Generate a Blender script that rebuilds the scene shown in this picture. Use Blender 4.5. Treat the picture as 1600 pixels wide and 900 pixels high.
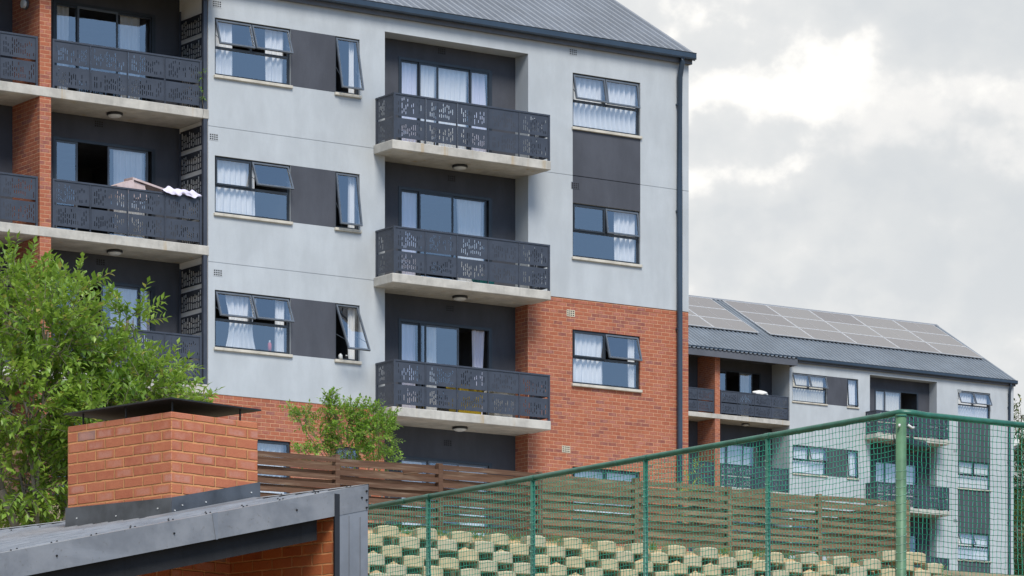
import bpy, math, random
import numpy as np
from mathutils import Vector, Matrix

for o in list(bpy.data.objects):
    bpy.data.objects.remove(o)
S = bpy.context.scene
C = S.collection
R = math.radians

# ---------------------------------------------------------------- camera
cam_d = bpy.data.cameras.new('camera')
cam_d.sensor_width = 36.0
cam_d.lens = 6300 / 1600 * 36.0            # long lens with a rising front
cam_d.shift_y = (1520 - 450) / 1600
cam_d.clip_start = 0.5
cam_d.clip_end = 9000
cam = bpy.data.objects.new('camera', cam_d)
cam.location = (0, 0, 0)
cam.rotation_euler = (R(90), 0, 0)
C.objects.link(cam)
S.camera = cam

# ---------------------------------------------------------------- light
SUN_EL, SUN_AZ = 50.0, 163.0               # azimuth clockwise from +Y
sun_d = bpy.data.lights.new('sun', 'SUN')
sun_d.energy = 2.7
sun_d.angle = R(22)
sun_d.color = (1.0, 0.95, 0.87)
sun = bpy.data.objects.new('sun', sun_d)
sd = Vector((math.sin(R(SUN_AZ)) * math.cos(R(SUN_EL)), math.cos(R(SUN_AZ)) * math.cos(R(SUN_EL)), math.sin(R(SUN_EL))))
sun.rotation_euler = (-sd).to_track_quat('-Z', 'Y').to_euler()
sun.location = (40, -20, 80)
C.objects.link(sun)

S.view_settings.view_transform = 'Standard'
S.view_settings.look = 'None'
S.view_settings.exposure = 0.47
S.view_settings.gamma = 1.0
S.view_settings.use_curve_mapping = False
S.render.engine = 'CYCLES'
S.cycles.max_bounces = 8
S.cycles.transparent_max_bounces = 16
S.cycles.caustics_reflective = False
S.cycles.caustics_refractive = False


class NT:
    """tiny helper for building node trees"""
    def __init__(self, tree):
        self.t = tree
        self.n = tree.nodes
        self.l = tree.links

    def new(self, typ, **kw):
        nd = self.n.new(typ)
        for k, v in kw.items():
            setattr(nd, k, v)
        return nd

    def put(self, sock, val):
        if isinstance(val, bpy.types.NodeSocket):
            self.l.new(val, sock)
        elif isinstance(val, (tuple, list)) and len(val) == 3 and sock.type == 'RGBA':
            sock.default_value = (*val, 1)
        else:
            sock.default_value = val

    def math(self, op, a, b=None, c=None, clamp=False):
        nd = self.new('ShaderNodeMath', operation=op, use_clamp=clamp)
        self.put(nd.inputs[0], a)
        if b is not None: self.put(nd.inputs[1], b)
        if c is not None: self.put(nd.inputs[2], c)
        return nd.outputs[0]

    def mix(self, f, a, b, blend='MIX'):
        nd = self.new('ShaderNodeMix', data_type='RGBA', blend_type=blend)
        self.put(nd.inputs[0], f)
        self.put(nd.inputs[6], a)
        self.put(nd.inputs[7], b)
        return nd.outputs[2]

    def noise(self, vec, scale, detail=4, rough=.55, dist=0.0):
        nd = self.new('ShaderNodeTexNoise')
        self.put(nd.inputs['Vector'], vec)
        nd.inputs['Scale'].default_value = scale
        nd.inputs['Detail'].default_value = detail
        nd.inputs['Roughness'].default_value = rough
        nd.inputs['Distortion'].default_value = dist
        return nd.outputs['Fac']

    def ramp(self, f, lo, hi, a=0.0, b=1.0):
        nd = self.new('ShaderNodeMapRange', interpolation_type='SMOOTHSTEP')
        self.put(nd.inputs[0], f)
        self.put(nd.inputs[1], lo); self.put(nd.inputs[2], hi)
        self.put(nd.inputs[3], a); self.put(nd.inputs[4], b)
        return nd.outputs[0]

    def mapping(self, vec, scale=(1, 1, 1), loc=(0, 0, 0)):
        nd = self.new('ShaderNodeMapping')
        self.put(nd.inputs['Vector'], vec)
        nd.inputs['Scale'].default_value = scale
        nd.inputs['Location'].default_value = loc
        return nd.outputs[0]


# ---------------------------------------------------------------- sky
W = bpy.data.worlds.new('World')
S.world = W
W.use_nodes = True
t = NT(W.node_tree)
bg = [n for n in t.n if n.type == 'BACKGROUND'][0]
SKY_S = 0.10
bg.inputs[1].default_value = SKY_S
sky = t.new('ShaderNodeTexSky', sky_type='NISHITA')
sky.sun_disc = False
sky.sun_elevation = R(SUN_EL)
sky.sun_rotation = R(SUN_AZ)
sky.air_density = 1.0
sky.dust_density = 1.2
tc = t.new('ShaderNodeTexCoord').outputs['Generated']
sep = t.new('ShaderNodeSeparateXYZ')
t.put(sep.inputs[0], tc)
CLOUD_SEED = (4.408, 2.7, 3.286)
cv = t.mapping(tc, (1, 1, 1.25), CLOUD_SEED)
mid = t.noise(cv, 11, 12, .51, .0)
fine = t.noise(cv, 46, 8, .60, .0)
lit = t.noise(t.mapping(tc, (1, 1, 1.25), (CLOUD_SEED[0] + .004, CLOUD_SEED[1], CLOUD_SEED[2] - .010)), 11, 12, .51, .0)
relief = t.math('SUBTRACT', mid, lit)                      # brighter on the flank turned to the sun
grey = t.mix(t.ramp(mid, .30, .66), (5.15, 5.34, 5.48), (5.75, 5.86, 5.90))
cw = t.mix(t.ramp(relief, -.01, .070), grey, (6.55, 6.52, 6.43))
crest = t.math('MULTIPLY', t.ramp(relief, .012, .065), t.ramp(t.math('MULTIPLY_ADD', t.math('SUBTRACT', fine, .5), .30, mid), .43, .55))
cw = t.mix(crest, cw, (8.0, 7.85, 7.5))
cw = t.mix(t.ramp(relief, .0, -.06, 0, .55), cw, (4.80, 5.05, 5.28))
# low, thin veil of blue near the skyline and a clear half of the sky behind the viewer
facing = t.math('ADD', t.math('MULTIPLY', sep.outputs['Y'], .75), t.math('MULTIPLY', sep.outputs['X'], -.62))
clear = t.math('MULTIPLY_ADD', t.noise(tc, 3.2, 5, .55), .9, t.math('MULTIPLY', facing, .8))
cloud = t.ramp(clear, .22, .62)
blue = t.mix(.80, sky.outputs[0], (2.5, 4.3, 7.2))
t.l.new(t.mix(cloud, blue, cw), bg.inputs[0])


# ---------------------------------------------------------------- materials
def mat(name):
    m = bpy.data.materials.new(name)
    m.use_nodes = True
    nt = NT(m.node_tree)
    b = nt.n['Principled BSDF']
    return m, nt, b


def obj_co(nt):
    return nt.new('ShaderNodeTexCoord').outputs['Object']


def bump(nt, b, h, strength=.3, dist=.01):
    bn = nt.new('ShaderNodeBump')
    bn.inputs['Strength'].default_value = strength
    bn.inputs['Distance'].default_value = dist
    nt.put(bn.inputs['Height'], h)
    nt.l.new(bn.outputs[0], b.inputs['Normal'])


def m_plain(name, col, rough=.5, metal=0.0, var=.12, scale=6, spec=.5):
    m, nt, b = mat(name)
    co = obj_co(nt)
    n = nt.noise(co, scale, 5, .6)
    d = tuple(c * (1 - var) for c in col)
    l = tuple(min(1, c * (1 + var)) for c in col)
    nt.put(b.inputs['Base Color'], nt.mix(nt.ramp(n, .3, .7), d, l))
    b.inputs['Roughness'].default_value = rough
    b.inputs['Metallic'].default_value = metal
    b.inputs['Specular IOR Level'].default_value = spec
    return m


def m_plaster(name, col, var=.10):
    m, nt, b = mat(name)
    co = obj_co(nt)
    big = nt.noise(co, .55, 5, .6, .4)
    md = nt.noise(nt.mapping(co, (1.6, 1.6, .55)), 1.6, 6, .62)
    fn = nt.noise(co, 28, 4, .6)
    f = nt.math('MULTIPLY_ADD', big, .5, nt.math('MULTIPLY', md, .5))
    d = tuple(c * (1 - var * 1.25) for c in col)
    l = tuple(c * (1 + var * .8) for c in col)
    base = nt.mix(nt.ramp(f, .36, .66), d, l)
    streak = nt.noise(nt.mapping(co, (3.2, 3.2, .16)), 1.8, 4, .6)
    base = nt.mix(nt.ramp(streak, .62, .84, 0, .18), base, tuple(c * .72 for c in col))
    base = nt.mix(nt.ramp(fn, .35, .7, 0, .16), base, tuple(c * .86 for c in col))
    nt.put(b.inputs['Base Color'], base)
    b.inputs['Roughness'].default_value = .88
    b.inputs['Specular IOR Level'].default_value = .2
    bump(nt, b, nt.math('ADD', fn, nt.math('MULTIPLY', md, 2.0)), .25, .006)
    return m


def m_brick(name, cols, mortar, bloom, bloom_amt=.5, bw=.232, ch=.085, joint=.011, bumpy=.6, dirt=.35, odd_t=.86):
    m, nt, b = mat(name)
    tcn = nt.new('ShaderNodeTexCoord')
    co = tcn.outputs['Object']
    sp = nt.new('ShaderNodeSeparateXYZ'); nt.put(sp.inputs[0], co)
    sn = nt.new('ShaderNodeSeparateXYZ'); nt.put(sn.inputs[0], tcn.outputs['Normal'])
    wob = nt.math('MULTIPLY_ADD', nt.noise(co, 22, 3, .6), .010, -.005)
    wob2 = nt.math('MULTIPLY_ADD', nt.noise(nt.mapping(co, (1, 1, 1), (3, 7, 1)), 16, 3, .6), .012, -.006)
    x = nt.math('ADD', nt.math('ADD', sp.outputs[0], sp.outputs[1]), wob)
    side = nt.math('GREATER_THAN', nt.math('ABSOLUTE', sn.outputs[0]), .5)
    x = nt.math('MULTIPLY_ADD', side, bw / 2, x)
    z = nt.math('ADD', sp.outputs[2], wob2)
    zr = nt.math('DIVIDE', z, ch)
    row = nt.math('FLOOR', zr)
    fz = nt.math('FRACT', zr)
    odd = nt.math('MODULO', nt.math('ABSOLUTE', row), 2.0)
    xr = nt.math('MULTIPLY_ADD', odd, .5, nt.math('DIVIDE', x, bw))
    colm = nt.math('FLOOR', xr)
    fx = nt.math('FRACT', xr)
    dx = nt.math('MULTIPLY', nt.math('MINIMUM', fx, nt.math('SUBTRACT', 1.0, fx)), bw)
    dz = nt.math('MULTIPLY', nt.math('MINIMUM', fz, nt.math('SUBTRACT', 1.0, fz)), ch)
    d = nt.math('MINIMUM', dx, dz)
    solid = nt.ramp(d, joint * .28, joint * .78)
    cb = nt.new('ShaderNodeCombineXYZ')
    nt.put(cb.inputs[0], colm); nt.put(cb.inputs[1], row)
    wn = nt.new('ShaderNodeTexWhiteNoise', noise_dimensions='3D')
    nt.put(wn.inputs['Vector'], cb.outputs[0])
    rnd = nt.new('ShaderNodeSeparateColor'); nt.put(rnd.inputs[0], wn.outputs['Color'])
    grain = nt.noise(co, 60, 4, .65)
    blot = nt.noise(co, 9, 4, .6)
    c = nt.mix(rnd.outputs[0], cols[0], cols[1])
    c = nt.mix(nt.math('GREATER_THAN', rnd.outputs[1], odd_t), c, cols[2])
    c = nt.mix(nt.ramp(blot, .35, .7, 0, .45), c, cols[3])
    inner = nt.math('MULTIPLY', nt.ramp(dx, .015, .055), nt.ramp(dz, .008, .028))
    bl = nt.math('MULTIPLY', inner, nt.math('MULTIPLY', nt.ramp(rnd.outputs[2], .35, .95, 0, bloom_amt), nt.ramp(blot, .25, .6)))
    c = nt.mix(bl, c, bloom)
    c = nt.mix(nt.ramp(grain, .4, .75, 0, .25), c, tuple(q * .6 for q in cols[0]))
    mo = nt.mix(nt.ramp(nt.noise(co, 7, 4, .6), .35, .65), mortar, tuple(q * .72 for q in mortar))
    base = nt.mix(solid, mo, c)
    large = nt.noise(co, .8, 5, .6)
    base = nt.mix(nt.ramp(large, .5, .75, 0, dirt), base, tuple(q * .62 for q in cols[1]))
    nt.put(b.inputs['Base Color'], base)
    b.inputs['Roughness'].default_value = .85
    b.inputs['Specular IOR Level'].default_value = .25
    bump(nt, b, nt.math('ADD', solid, nt.math('MULTIPLY', grain, .35)), bumpy, .008)
    return m


def m_concrete(name, col, stain=(.36, .22, .08), stain_amt=.5, zs=.5):
    m, nt, b = mat(name)
    co = obj_co(nt)
    n1 = nt.noise(co, 2.2, 6, .65)
    n2 = nt.noise(nt.mapping(co, (5, 5, .6)), 1.5, 5, .65)
    n3 = nt.noise(nt.mapping(co, (4, 4, .25), (5, 2, 1)), 1.1, 5, .6)
    base = nt.mix(nt.ramp(n1, .3, .7), tuple(c * .78 for c in col), tuple(c * 1.12 for c in col))
    base = nt.mix(nt.ramp(n2, .52, .78, 0, .45), base, tuple(c * .55 for c in col))
    base = nt.mix(nt.ramp(n3, .58, .76, 0, stain_amt), base, stain)
    nt.put(b.inputs['Base Color'], base)
    b.inputs['Roughness'].default_value = .9
    b.inputs['Specular IOR Level'].default_value = .2
    bump(nt, b, nt.noise(co, 30, 5, .65), .3, .01)
    return m


def m_glass(name, refl=.42, tint=(.93, .97, 1.0), gcol=(.95, .97, 1.0)):
    m, nt, b = mat(name)
    nt.n.remove(b)
    out = nt.n['Material Output']
    tr = nt.new('ShaderNodeBsdfTransparent'); tr.inputs[0].default_value = (*tint, 1)
    gl = nt.new('ShaderNodeBsdfGlossy'); gl.inputs['Color'].default_value = (*gcol, 1)
    gl.inputs['Roughness'].default_value = .02
    co = obj_co(nt)
    bn = nt.new('ShaderNodeBump'); bn.inputs['Strength'].default_value = .14
    bn.inputs['Distance'].default_value = .02
    nt.put(bn.inputs['Height'], nt.noise(co, 1.4, 2, .5))
    nt.l.new(bn.outputs[0], gl.inputs['Normal'])
    gm = nt.new('ShaderNodeNewGeometry')
    dp = nt.new('ShaderNodeVectorMath', operation='DOT_PRODUCT')
    nt.l.new(gm.outputs['Normal'], dp.inputs[0]); nt.l.new(gm.outputs['Incoming'], dp.inputs[1])
    cs = nt.math('SUBTRACT', 1.0, nt.math('ABSOLUTE', dp.outputs['Value']))
    f = nt.math('MULTIPLY_ADD', nt.math('POWER', cs, 5.0), 1 - refl, refl, clamp=True)
    mx = nt.new('ShaderNodeMixShader')
    nt.put(mx.inputs[0], f)
    nt.l.new(tr.outputs[0], mx.inputs[1]); nt.l.new(gl.outputs[0], mx.inputs[2])
    nt.l.new(mx.outputs[0], out.inputs[0])
    return m


def m_curtain(name, col):
    m, nt, b = mat(name)
    out = nt.n['Material Output']
    b.inputs['Base Color'].default_value = (*col, 1)
    b.inputs['Roughness'].default_value = .9
    tl = nt.new('ShaderNodeBsdfTranslucent'); tl.inputs[0].default_value = (*col, 1)
    mx = nt.new('ShaderNodeMixShader'); mx.inputs[0].default_value = .12
    nt.l.new(b.outputs[0], mx.inputs[1]); nt.l.new(tl.outputs[0], mx.inputs[2])
    nt.l.new(mx.outputs[0], out.inputs[0])
    return m


def m_wood(name, a, b_, light, amt=.45):
    m, nt, b = mat(name)
    co = obj_co(nt)
    gr = nt.noise(nt.mapping(co, (1.2, 6, 26)), 3.0, 6, .65)
    pat = nt.noise(nt.mapping(co, (.55, 1, 7)), 1.7, 4, .6)
    rp = nt.new('ShaderNodeNewGeometry').outputs['Random Per Island']
    c = nt.mix(rp, a, b_)
    c = nt.mix(nt.ramp(gr, .4, .7, 0, .55), c, tuple(q * .45 for q in a))
    c = nt.mix(nt.ramp(pat, .48, .72, 0, amt), c, light)
    nt.put(b.inputs['Base Color'], c)
    b.inputs['Roughness'].default_value = .75
    b.inputs['Specular IOR Level'].default_value = .3
    bump(nt, b, gr, .4, .01)
    return m


def m_leaf(name, a, b_, c_, trans=.38):
    m, nt, b = mat(name)
    out = nt.n['Material Output']
    rp = nt.new('ShaderNodeNewGeometry').outputs['Random Per Island']
    cl = nt.noise(obj_co(nt), 1.6, 3, .6)
    col = nt.mix(nt.ramp(cl, .35, .65), nt.mix(rp, a, b_), nt.mix(rp, b_, c_))
    col = nt.mix(nt.math('GREATER_THAN', rp, .965), col, (.42, .36, .10))
    nt.put(b.inputs['Base Color'], col)
    b.inputs['Roughness'].default_value = .42
    b.inputs['Specular IOR Level'].default_value = .55
    tl = nt.new('ShaderNodeBsdfTranslucent')
    nt.put(tl.inputs[0], nt.mix(.5, col, (.30, .42, .05)))
    mx = nt.new('ShaderNodeMixShader'); mx.inputs[0].default_value = trans
    nt.l.new(b.outputs[0], mx.inputs[1]); nt.l.new(tl.outputs[0], mx.inputs[2])
    nt.l.new(mx.outputs[0], out.inputs[0])
    return m


M = {}
M['plaster'] = m_plaster('plaster_pale_grey', (.470, .498, .516), .08)
M['plaster_dark'] = m_plaster('plaster_charcoal', (.080, .085, .101), .14)
M['plaster_dark2'] = m_plaster('plaster_charcoal_recess', (.078, .082, .096), .14)
BR = [(.40, .130, .070), (.33, .098, .056), (.25, .088, .070), (.46, .165, .085)]
M['brick'] = m_brick('face_brick', BR, (.60, .33, .20), (.42, .22, .20), .40, joint=.0115, dirt=.15)
M['brick_near'] = m_brick('face_brick_near', [(.52, .175, .090), (.43, .132, .072), (.32, .19, .165), (.58, .22, .11)],
                          (.66, .31, .13), (.54, .29, .24), .60, joint=.0125, bumpy=1.0, dirt=.12, odd_t=.955)
M['brick_in'] = m_brick('face_brick_inner', [(.50, .150, .055), (.42, .115, .045), (.36, .10, .05), (.55, .18, .055)],
                        (.66, .32, .14), (.26, .12, .10), .2, joint=.011)
M['slab'] = m_concrete('balcony_concrete', (.50, .475, .425), (.42, .27, .09), .65)
M['sill'] = m_concrete('sill_concrete', (.56, .52, .44), (.4, .3, .18), .3)
M['steel'] = m_plain('charcoal_steel', (.046, .053, .070), .42, .0, .15, 3)
M['steel_black'] = m_plain('black_steel', (.018, .020, .025), .5, .0, .15, 3)
M['alu'] = m_plain('charcoal_aluminium', (.026, .032, .040), .35, .0, .12, 4)
M['alu_light'] = m_plain('grey_aluminium', (.10, .115, .135), .35, .0, .12, 4)
M['gutter'] = m_plain('gutter_paint', (.030, .048, .072), .35, .0, .15, 1.5)
M['fascia'] = m_plain('fascia_paint', (.10, .104, .118), .5, .0, .12, 1.5)
M['roof'] = m_plain('roof_sheet', (.215, .238, .275), .36, .2, .14, .8)
M['roof_far'] = m_plain('far_roof_sheet', (.19, .22, .255), .40, .2, .14, .8)
M['trim'] = m_plain('verge_trim', (.20, .21, .235), .45, .1)
M['glass'] = m_glass('window_glass', .27, tint=(.98, .99, 1.0))
M['curtain'] = m_curtain('white_curtain', (.93, .93, .92))
M['curtain_cream'] = m_curtain('cream_curtain', (.88, .84, .74))
M['curtain_lilac'] = m_curtain('lilac_curtain', (.82, .80, .92))
M['room'] = m_plain('room_dim_plaster', (.10, .10, .105), .9, 0, .15, 2)  # dimness of the rooms put into a dark wall colour
M['vent_frame'] = m_plain('vent_cream', (.62, .55, .42), .8)
M['black'] = m_plain('flat_black', (.012, .012, .014), .8)
M['lamp'] = m_plain('opal_lamp', (.62, .62, .60), .4)
M['wood'] = m_wood('stained_timber', (.160, .085, .050), (.095, .050, .031), (.34, .25, .17), .5)
M['wood_grey'] = m_wood('weathered_timber', (.235, .155, .090), (.145, .095, .055), (.42, .32, .20), .5)
M['green'] = m_plain('green_steel', (.026, .125, .085), .35, 0, .25, 5)
M['green_old'] = m_plain('green_steel_faded', (.075, .165, .085), .5, 0, .25, 5)
M['net'] = m_plain('green_net_twine', (.015, .30, .185), .6, 0, .2, 9)
M['tie'] = m_plain('pale_green_twine', (.22, .42, .33), .6, 0, .2, 9)
M['galv'] = m_plain('zinc_flashing', (.085, .092, .102), .45, .3, .36, 3)
M['sheet'] = m_plain('shelter_sheet', (.170, .176, .188), .42, .15, .2, 2.5)
M['cladding'] = m_plain('shelter_cladding', (.205, .218, .240), .42, .15, .16, 2.5)
M['blackpaint_shade'] = m_plain('black_paint_and_shade', (.016, .016, .018), .5)
M['capsteel'] = m_plain('black_cap_steel', (.02, .021, .022), .55, .2, .3, 5)
M['rafter'] = m_concrete('stained_rafter', (.030, .031, .034), (.010, .010, .011), .7)
M['white'] = m_plain('white_paint', (.78, .77, .74), .6)
M['white_wall'] = m_plain('white_wall_lit', (.86, .86, .84), .8, 0, .04, 2)  # whiter than the facade plaster so the reveal looks lit behind the screens
M['yellow'] = m_plain('yellow_plastic', (.75, .52, .03), .45)
M['pink'] = m_plain('pink_plastic', (.75, .16, .17), .4)
M['lilac'] = m_plain('lilac_cloth', (.70, .65, .79), .9, 0, .12, 8)
M['beige'] = m_plain('beige_board', (.58, .46, .44), .8, 0, .12, 8)
M['teal'] = m_plain('teal_plastic', (.03, .35, .38), .45)
M['block'] = m_concrete('retaining_block_concrete', (.54, .445, .275), (.38, .29, .14), .5)
_m = M['block'].node_tree
_b = _m.nodes['Principled BSDF']; _src = _b.inputs['Base Color'].links[0].from_socket
_nt = NT(_m)
_ri = _nt.new('ShaderNodeObjectInfo').outputs['Random']
_nt.put(_b.inputs['Base Color'], _nt.mix(_nt.ramp(_ri, .2, 1.0, 0, .5), _src, (.44, .41, .33)))
M['soil'] = m_concrete('orange_soil', (.52, .35, .19), (.22, .16, .08), .5)
M['ground'] = m_concrete('dry_ground', (.24, .19, .12), (.11, .14, .05), .6)
M['bark'] = m_concrete('bark', (.20, .17, .135), (.12, .10, .08), .5)
M['leaf'] = m_leaf('tree_leaf', (.100, .205, .030), (.225, .385, .050), (.400, .540, .105), .45)
M['leaf_shrub'] = m_leaf('shrub_leaf', (.14, .29, .04), (.23, .42, .055), (.34, .50, .08), .45)
M['leaf_dark'] = m_leaf('far_leaf', (.035, .060, .022), (.055, .085, .03), (.085, .11, .04), .2)
M['leaf_yellow'] = m_leaf('yellow_leaf', (.25, .33, .04), (.36, .40, .05), (.44, .42, .07))
M['grass'] = m_leaf('grass_blade', (.10, .18, .03), (.17, .26, .05), (.30, .28, .10))


def m_solar():
    m, nt, b = mat('solar_glass')
    co = obj_co(nt)
    n = nt.noise(co, .35, 3, .5)
    ri = nt.new('ShaderNodeObjectInfo').outputs['Random']
    nt.put(b.inputs['Base Color'], nt.mix(ri, (.125, .112, .114), (.175, .163, .158)))  # cloud reflection partly put into the pinkish-grey base colour
    b.inputs['Roughness'].default_value = .16
    b.inputs['Specular IOR Level'].default_value = .45
    return m


M['solar'] = m_solar()
M['solar_frame'] = m_plain('solar_frame', (.66, .66, .66), .4, .2)
M['solar_mid'] = m_plain('solar_busbar', (.36, .345, .345), .4)


def m_sheet(name, col):
    m, nt, b = mat(name)
    co = obj_co(nt)
    st = nt.noise(nt.mapping(co, (.35, 9, 2)), 2.2, 5, .6)
    bl = nt.noise(co, 3.5, 6, .65)
    sp = nt.noise(co, 26, 4, .6)
    c = nt.mix(nt.ramp(bl, .3, .7), tuple(q * .80 for q in col), tuple(q * 1.14 for q in col))
    c = nt.mix(nt.ramp(st, .50, .74, 0, .5), c, tuple(q * 1.45 for q in col))
    c = nt.mix(nt.ramp(sp, .60, .74, 0, .45), c, (.10, .085, .065))
    nt.put(b.inputs['Base Color'], c)
    nt.put(b.inputs['Roughness'], nt.ramp(bl, .3, .7, .34, .58))
    b.inputs['Metallic'].default_value = .15
    bump(nt, b, nt.noise(co, 1.8, 2, .5), .22, .03)
    return m


M['sheet'] = m_sheet('shelter_sheet_weathered', (.225, .233, .248))


# ---------------------------------------------------------------- mesh builder
class MB:
    def __init__(self):
        self.v = []; self.f = []

    def add(self, vs, fs):
        n = len(self.v)
        self.v.extend([tuple(p) for p in vs])
        self.f.extend([tuple(i + n for i in q) for q in fs])
        return self

    def quad(self, a, b, c, d):
        return self.add([a, b, c, d], [(0, 1, 2, 3)])

    def box(self, x0, x1, y0, y1, z0, z1):
        v = [(x0, y0, z0), (x1, y0, z0), (x1, y1, z0), (x0, y1, z0), (x0, y0, z1), (x1, y0, z1), (x1, y1, z1), (x0, y1, z1)]
        return self.add(v, [(0, 3, 2, 1), (4, 5, 6, 7), (0, 1, 5, 4), (1, 2, 6, 5), (2, 3, 7, 6), (3, 0, 4, 7)])

    def bbox(self, x0, x1, y0, y1, z0, z1, b=.006):
        """box with chamfered edges"""
        xs = (x0, x1); ys = (y0, y1); zs = (z0, z1)
        vs = []; idx = {}
        for i in (0, 1):
            for j in (0, 1):
                for k in (0, 1):
                    sx, sy, sz = (b if i == 0 else -b), (b if j == 0 else -b), (b if k == 0 else -b)
                    for a, p in enumerate(((xs[i], ys[j] + sy, zs[k] + sz), (xs[i] + sx, ys[j], zs[k] + sz), (xs[i] + sx, ys[j] + sy, zs[k]))):
                        idx[(i, j, k, a)] = len(vs); vs.append(p)
        fs = []
        for i in (0, 1):
            fs.append([idx[(i, 0, 0, 0)], idx[(i, 1, 0, 0)], idx[(i, 1, 1, 0)], idx[(i, 0, 1, 0)]])
            fs.append([idx[(0, i, 0, 1)], idx[(1, i, 0, 1)], idx[(1, i, 1, 1)], idx[(0, i, 1, 1)]])
            fs.append([idx[(0, 0, i, 2)], idx[(1, 0, i, 2)], idx[(1, 1, i, 2)], idx[(0, 1, i, 2)]])
        for i in (0, 1):
            for j in (0, 1):
                fs.append([idx[(i, j, 0, 0)], idx[(i, j, 0, 1)], idx[(i, j, 1, 1)], idx[(i, j, 1, 0)]])
                fs.append([idx[(i, 0, j, 0)], idx[(i, 0, j, 2)], idx[(i, 1, j, 2)], idx[(i, 1, j, 0)]])
                fs.append([idx[(0, i, j, 1)], idx[(0, i, j, 2)], idx[(1, i, j, 2)], idx[(1, i, j, 1)]])
                for k in (0, 1):
                    fs.append([idx[(i, j, k, 0)], idx[(i, j, k, 1)], idx[(i, j, k, 2)]])
        return self.add(vs, fs)

    def tube(self, pts, r, n=8, r2=None, cap=True):
        pts = [Vector(p) for p in pts]
        vs = []; fs = []
        up = Vector((0, 0, 1))
        for i, p in enumerate(pts):
            d = (pts[min(i + 1, len(pts) - 1)] - pts[max(i - 1, 0)]).normalized()
            a = d.cross(up)
            if a.length < 1e-3: a = d.cross(Vector((1, 0, 0)))
            a.normalize(); c = d.cross(a).normalized()
            rr = r if r2 is None else r + (r2 - r) * i / max(1, len(pts) - 1)
            for k in range(n):
                q = 2 * math.pi * k / n
                vs.append(p + a * (rr * math.cos(q)) + c * (rr * math.sin(q)))
        for i in range(len(pts) - 1):
            for k in range(n):
                k2 = (k + 1) % n
                fs.append((i * n + k, i * n + k2, (i + 1) * n + k2, (i + 1) * n + k))
        if cap:
            fs.append(tuple(range(n - 1, -1, -1)))
            fs.append(tuple((len(pts) - 1) * n + k for k in range(n)))
        return self.add(vs, fs)

    def mesh(self, name, m, smooth=False, fix=True):
        me = bpy.data.meshes.new(name)
        me.from_pydata(self.v, [], self.f)
        if m is not None: me.materials.append(m)
        if fix:
            import bmesh
            bm = bmesh.new(); bm.from_mesh(me)
            bmesh.ops.recalc_face_normals(bm, faces=bm.faces)
            bm.to_mesh(me); bm.free()
        if smooth:
            for p in me.polygons: p.use_smooth = True
        me.update()
        return me

    def build(self, name, m, parent=None, loc=(0, 0, 0), rot=(0, 0, 0), smooth=False, fix=True):
        return place(name, self.mesh(name, m, smooth, fix), parent, loc, rot)


def place(name, me, parent=None, loc=(0, 0, 0), rot=(0, 0, 0)):
    o = bpy.data.objects.new(name, me)
    C.objects.link(o)
    o.parent = parent
    o.location = loc
    o.rotation_euler = rot
    return o


def tag(o, label, cat, group=None, kind=None):
    o['label'] = label
    o['category'] = cat
    if group: o['group'] = group
    if kind: o['kind'] = kind
    return o


def thing(name, label, cat, loc=(0, 0, 0), rz=0.0, group=None):
    o = place(name, None, None, loc, (0, 0, rz))
    return tag(o, label, cat, group)


def structure(o):
    o['kind'] = 'structure'
    return o


def copy_tree(o, parent=None):
    c = o.copy(); C.objects.link(c); c.parent = parent
    for ch in o.children:
        copy_tree(ch, c)
    return c


# ---------------------------------------------------------------- site grid: u along the facades, v into the site
TH = R(90 - 55.6553)
UX, UY = math.cos(TH), math.sin(TH)
O1 = Vector((0.0, 90.129, 0.0))
O2 = Vector((18.388, 177.727, 0.0))


def site(u, v, z=0.0, o=O1):
    return Vector((o.x + u * UX - v * UY, o.y + u * UY + v * UX, z))


# ---------------------------------------------------------------- ground
PROF = [(-4000, -1.7), (-85, -1.7), (-74, -1.6), (-56, 0.3), (-50, .9), (-40, 1.1), (-32, 2.3), (-20, 4.8), (-11.2, 6.9), (-9.6, 7.1),
        (-9.2, 7.1), (-8.9, 8.40), (-8.3, 8.62), (-7.0, 8.75), (-1.2, 9.1), (12.2, 9.25), (22, 11.0), (48, 13.2), (75, 14.0), (110, 14.2), (5000, 14.2)]


def ground_z(v):
    for (a, za), (b, zb) in zip(PROF, PROF[1:]):
        if v <= b: return za + (zb - za) * (v - a) / (b - a)
    return PROF[-1][1]


g = MB()
us = [-5000, -400, -120] + [-100 + 4 * i for i in range(51)] + [140, 400, 5000]
vs_ = sorted(set([p[0] for p in PROF] + [-68, -62, -46, -36, -28, -24, -16, -4, 4, 8, 30, 40]))
rg = random.Random(3)
gv = []
for v in vs_:
    for u in us:
        gv.append(site(u, v, ground_z(v) + (rg.uniform(-.03, .03) if abs(u) < 150 and -80 < v < 100 else 0)))
nu = len(us)
g.add(gv, [(j * nu + i, j * nu + i + 1, (j + 1) * nu + i + 1, (j + 1) * nu + i) for j in range(len(vs_) - 1) for i in range(nu - 1)])
structure(g.build('ground', M['ground']))


pv_ = MB()
pv_.add([site(u, v, ground_z(v) + dz) for (v, dz) in ((-6.9, .03), (-1.2, .03), (-.02, .02)) for u in (-24, 8)], [(0, 1, 3, 2), (2, 3, 5, 4)])
structure(pv_.build('bounce_sheet', M['slab']))  # unseen pale sheet added to bounce light up to the soffits

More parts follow.
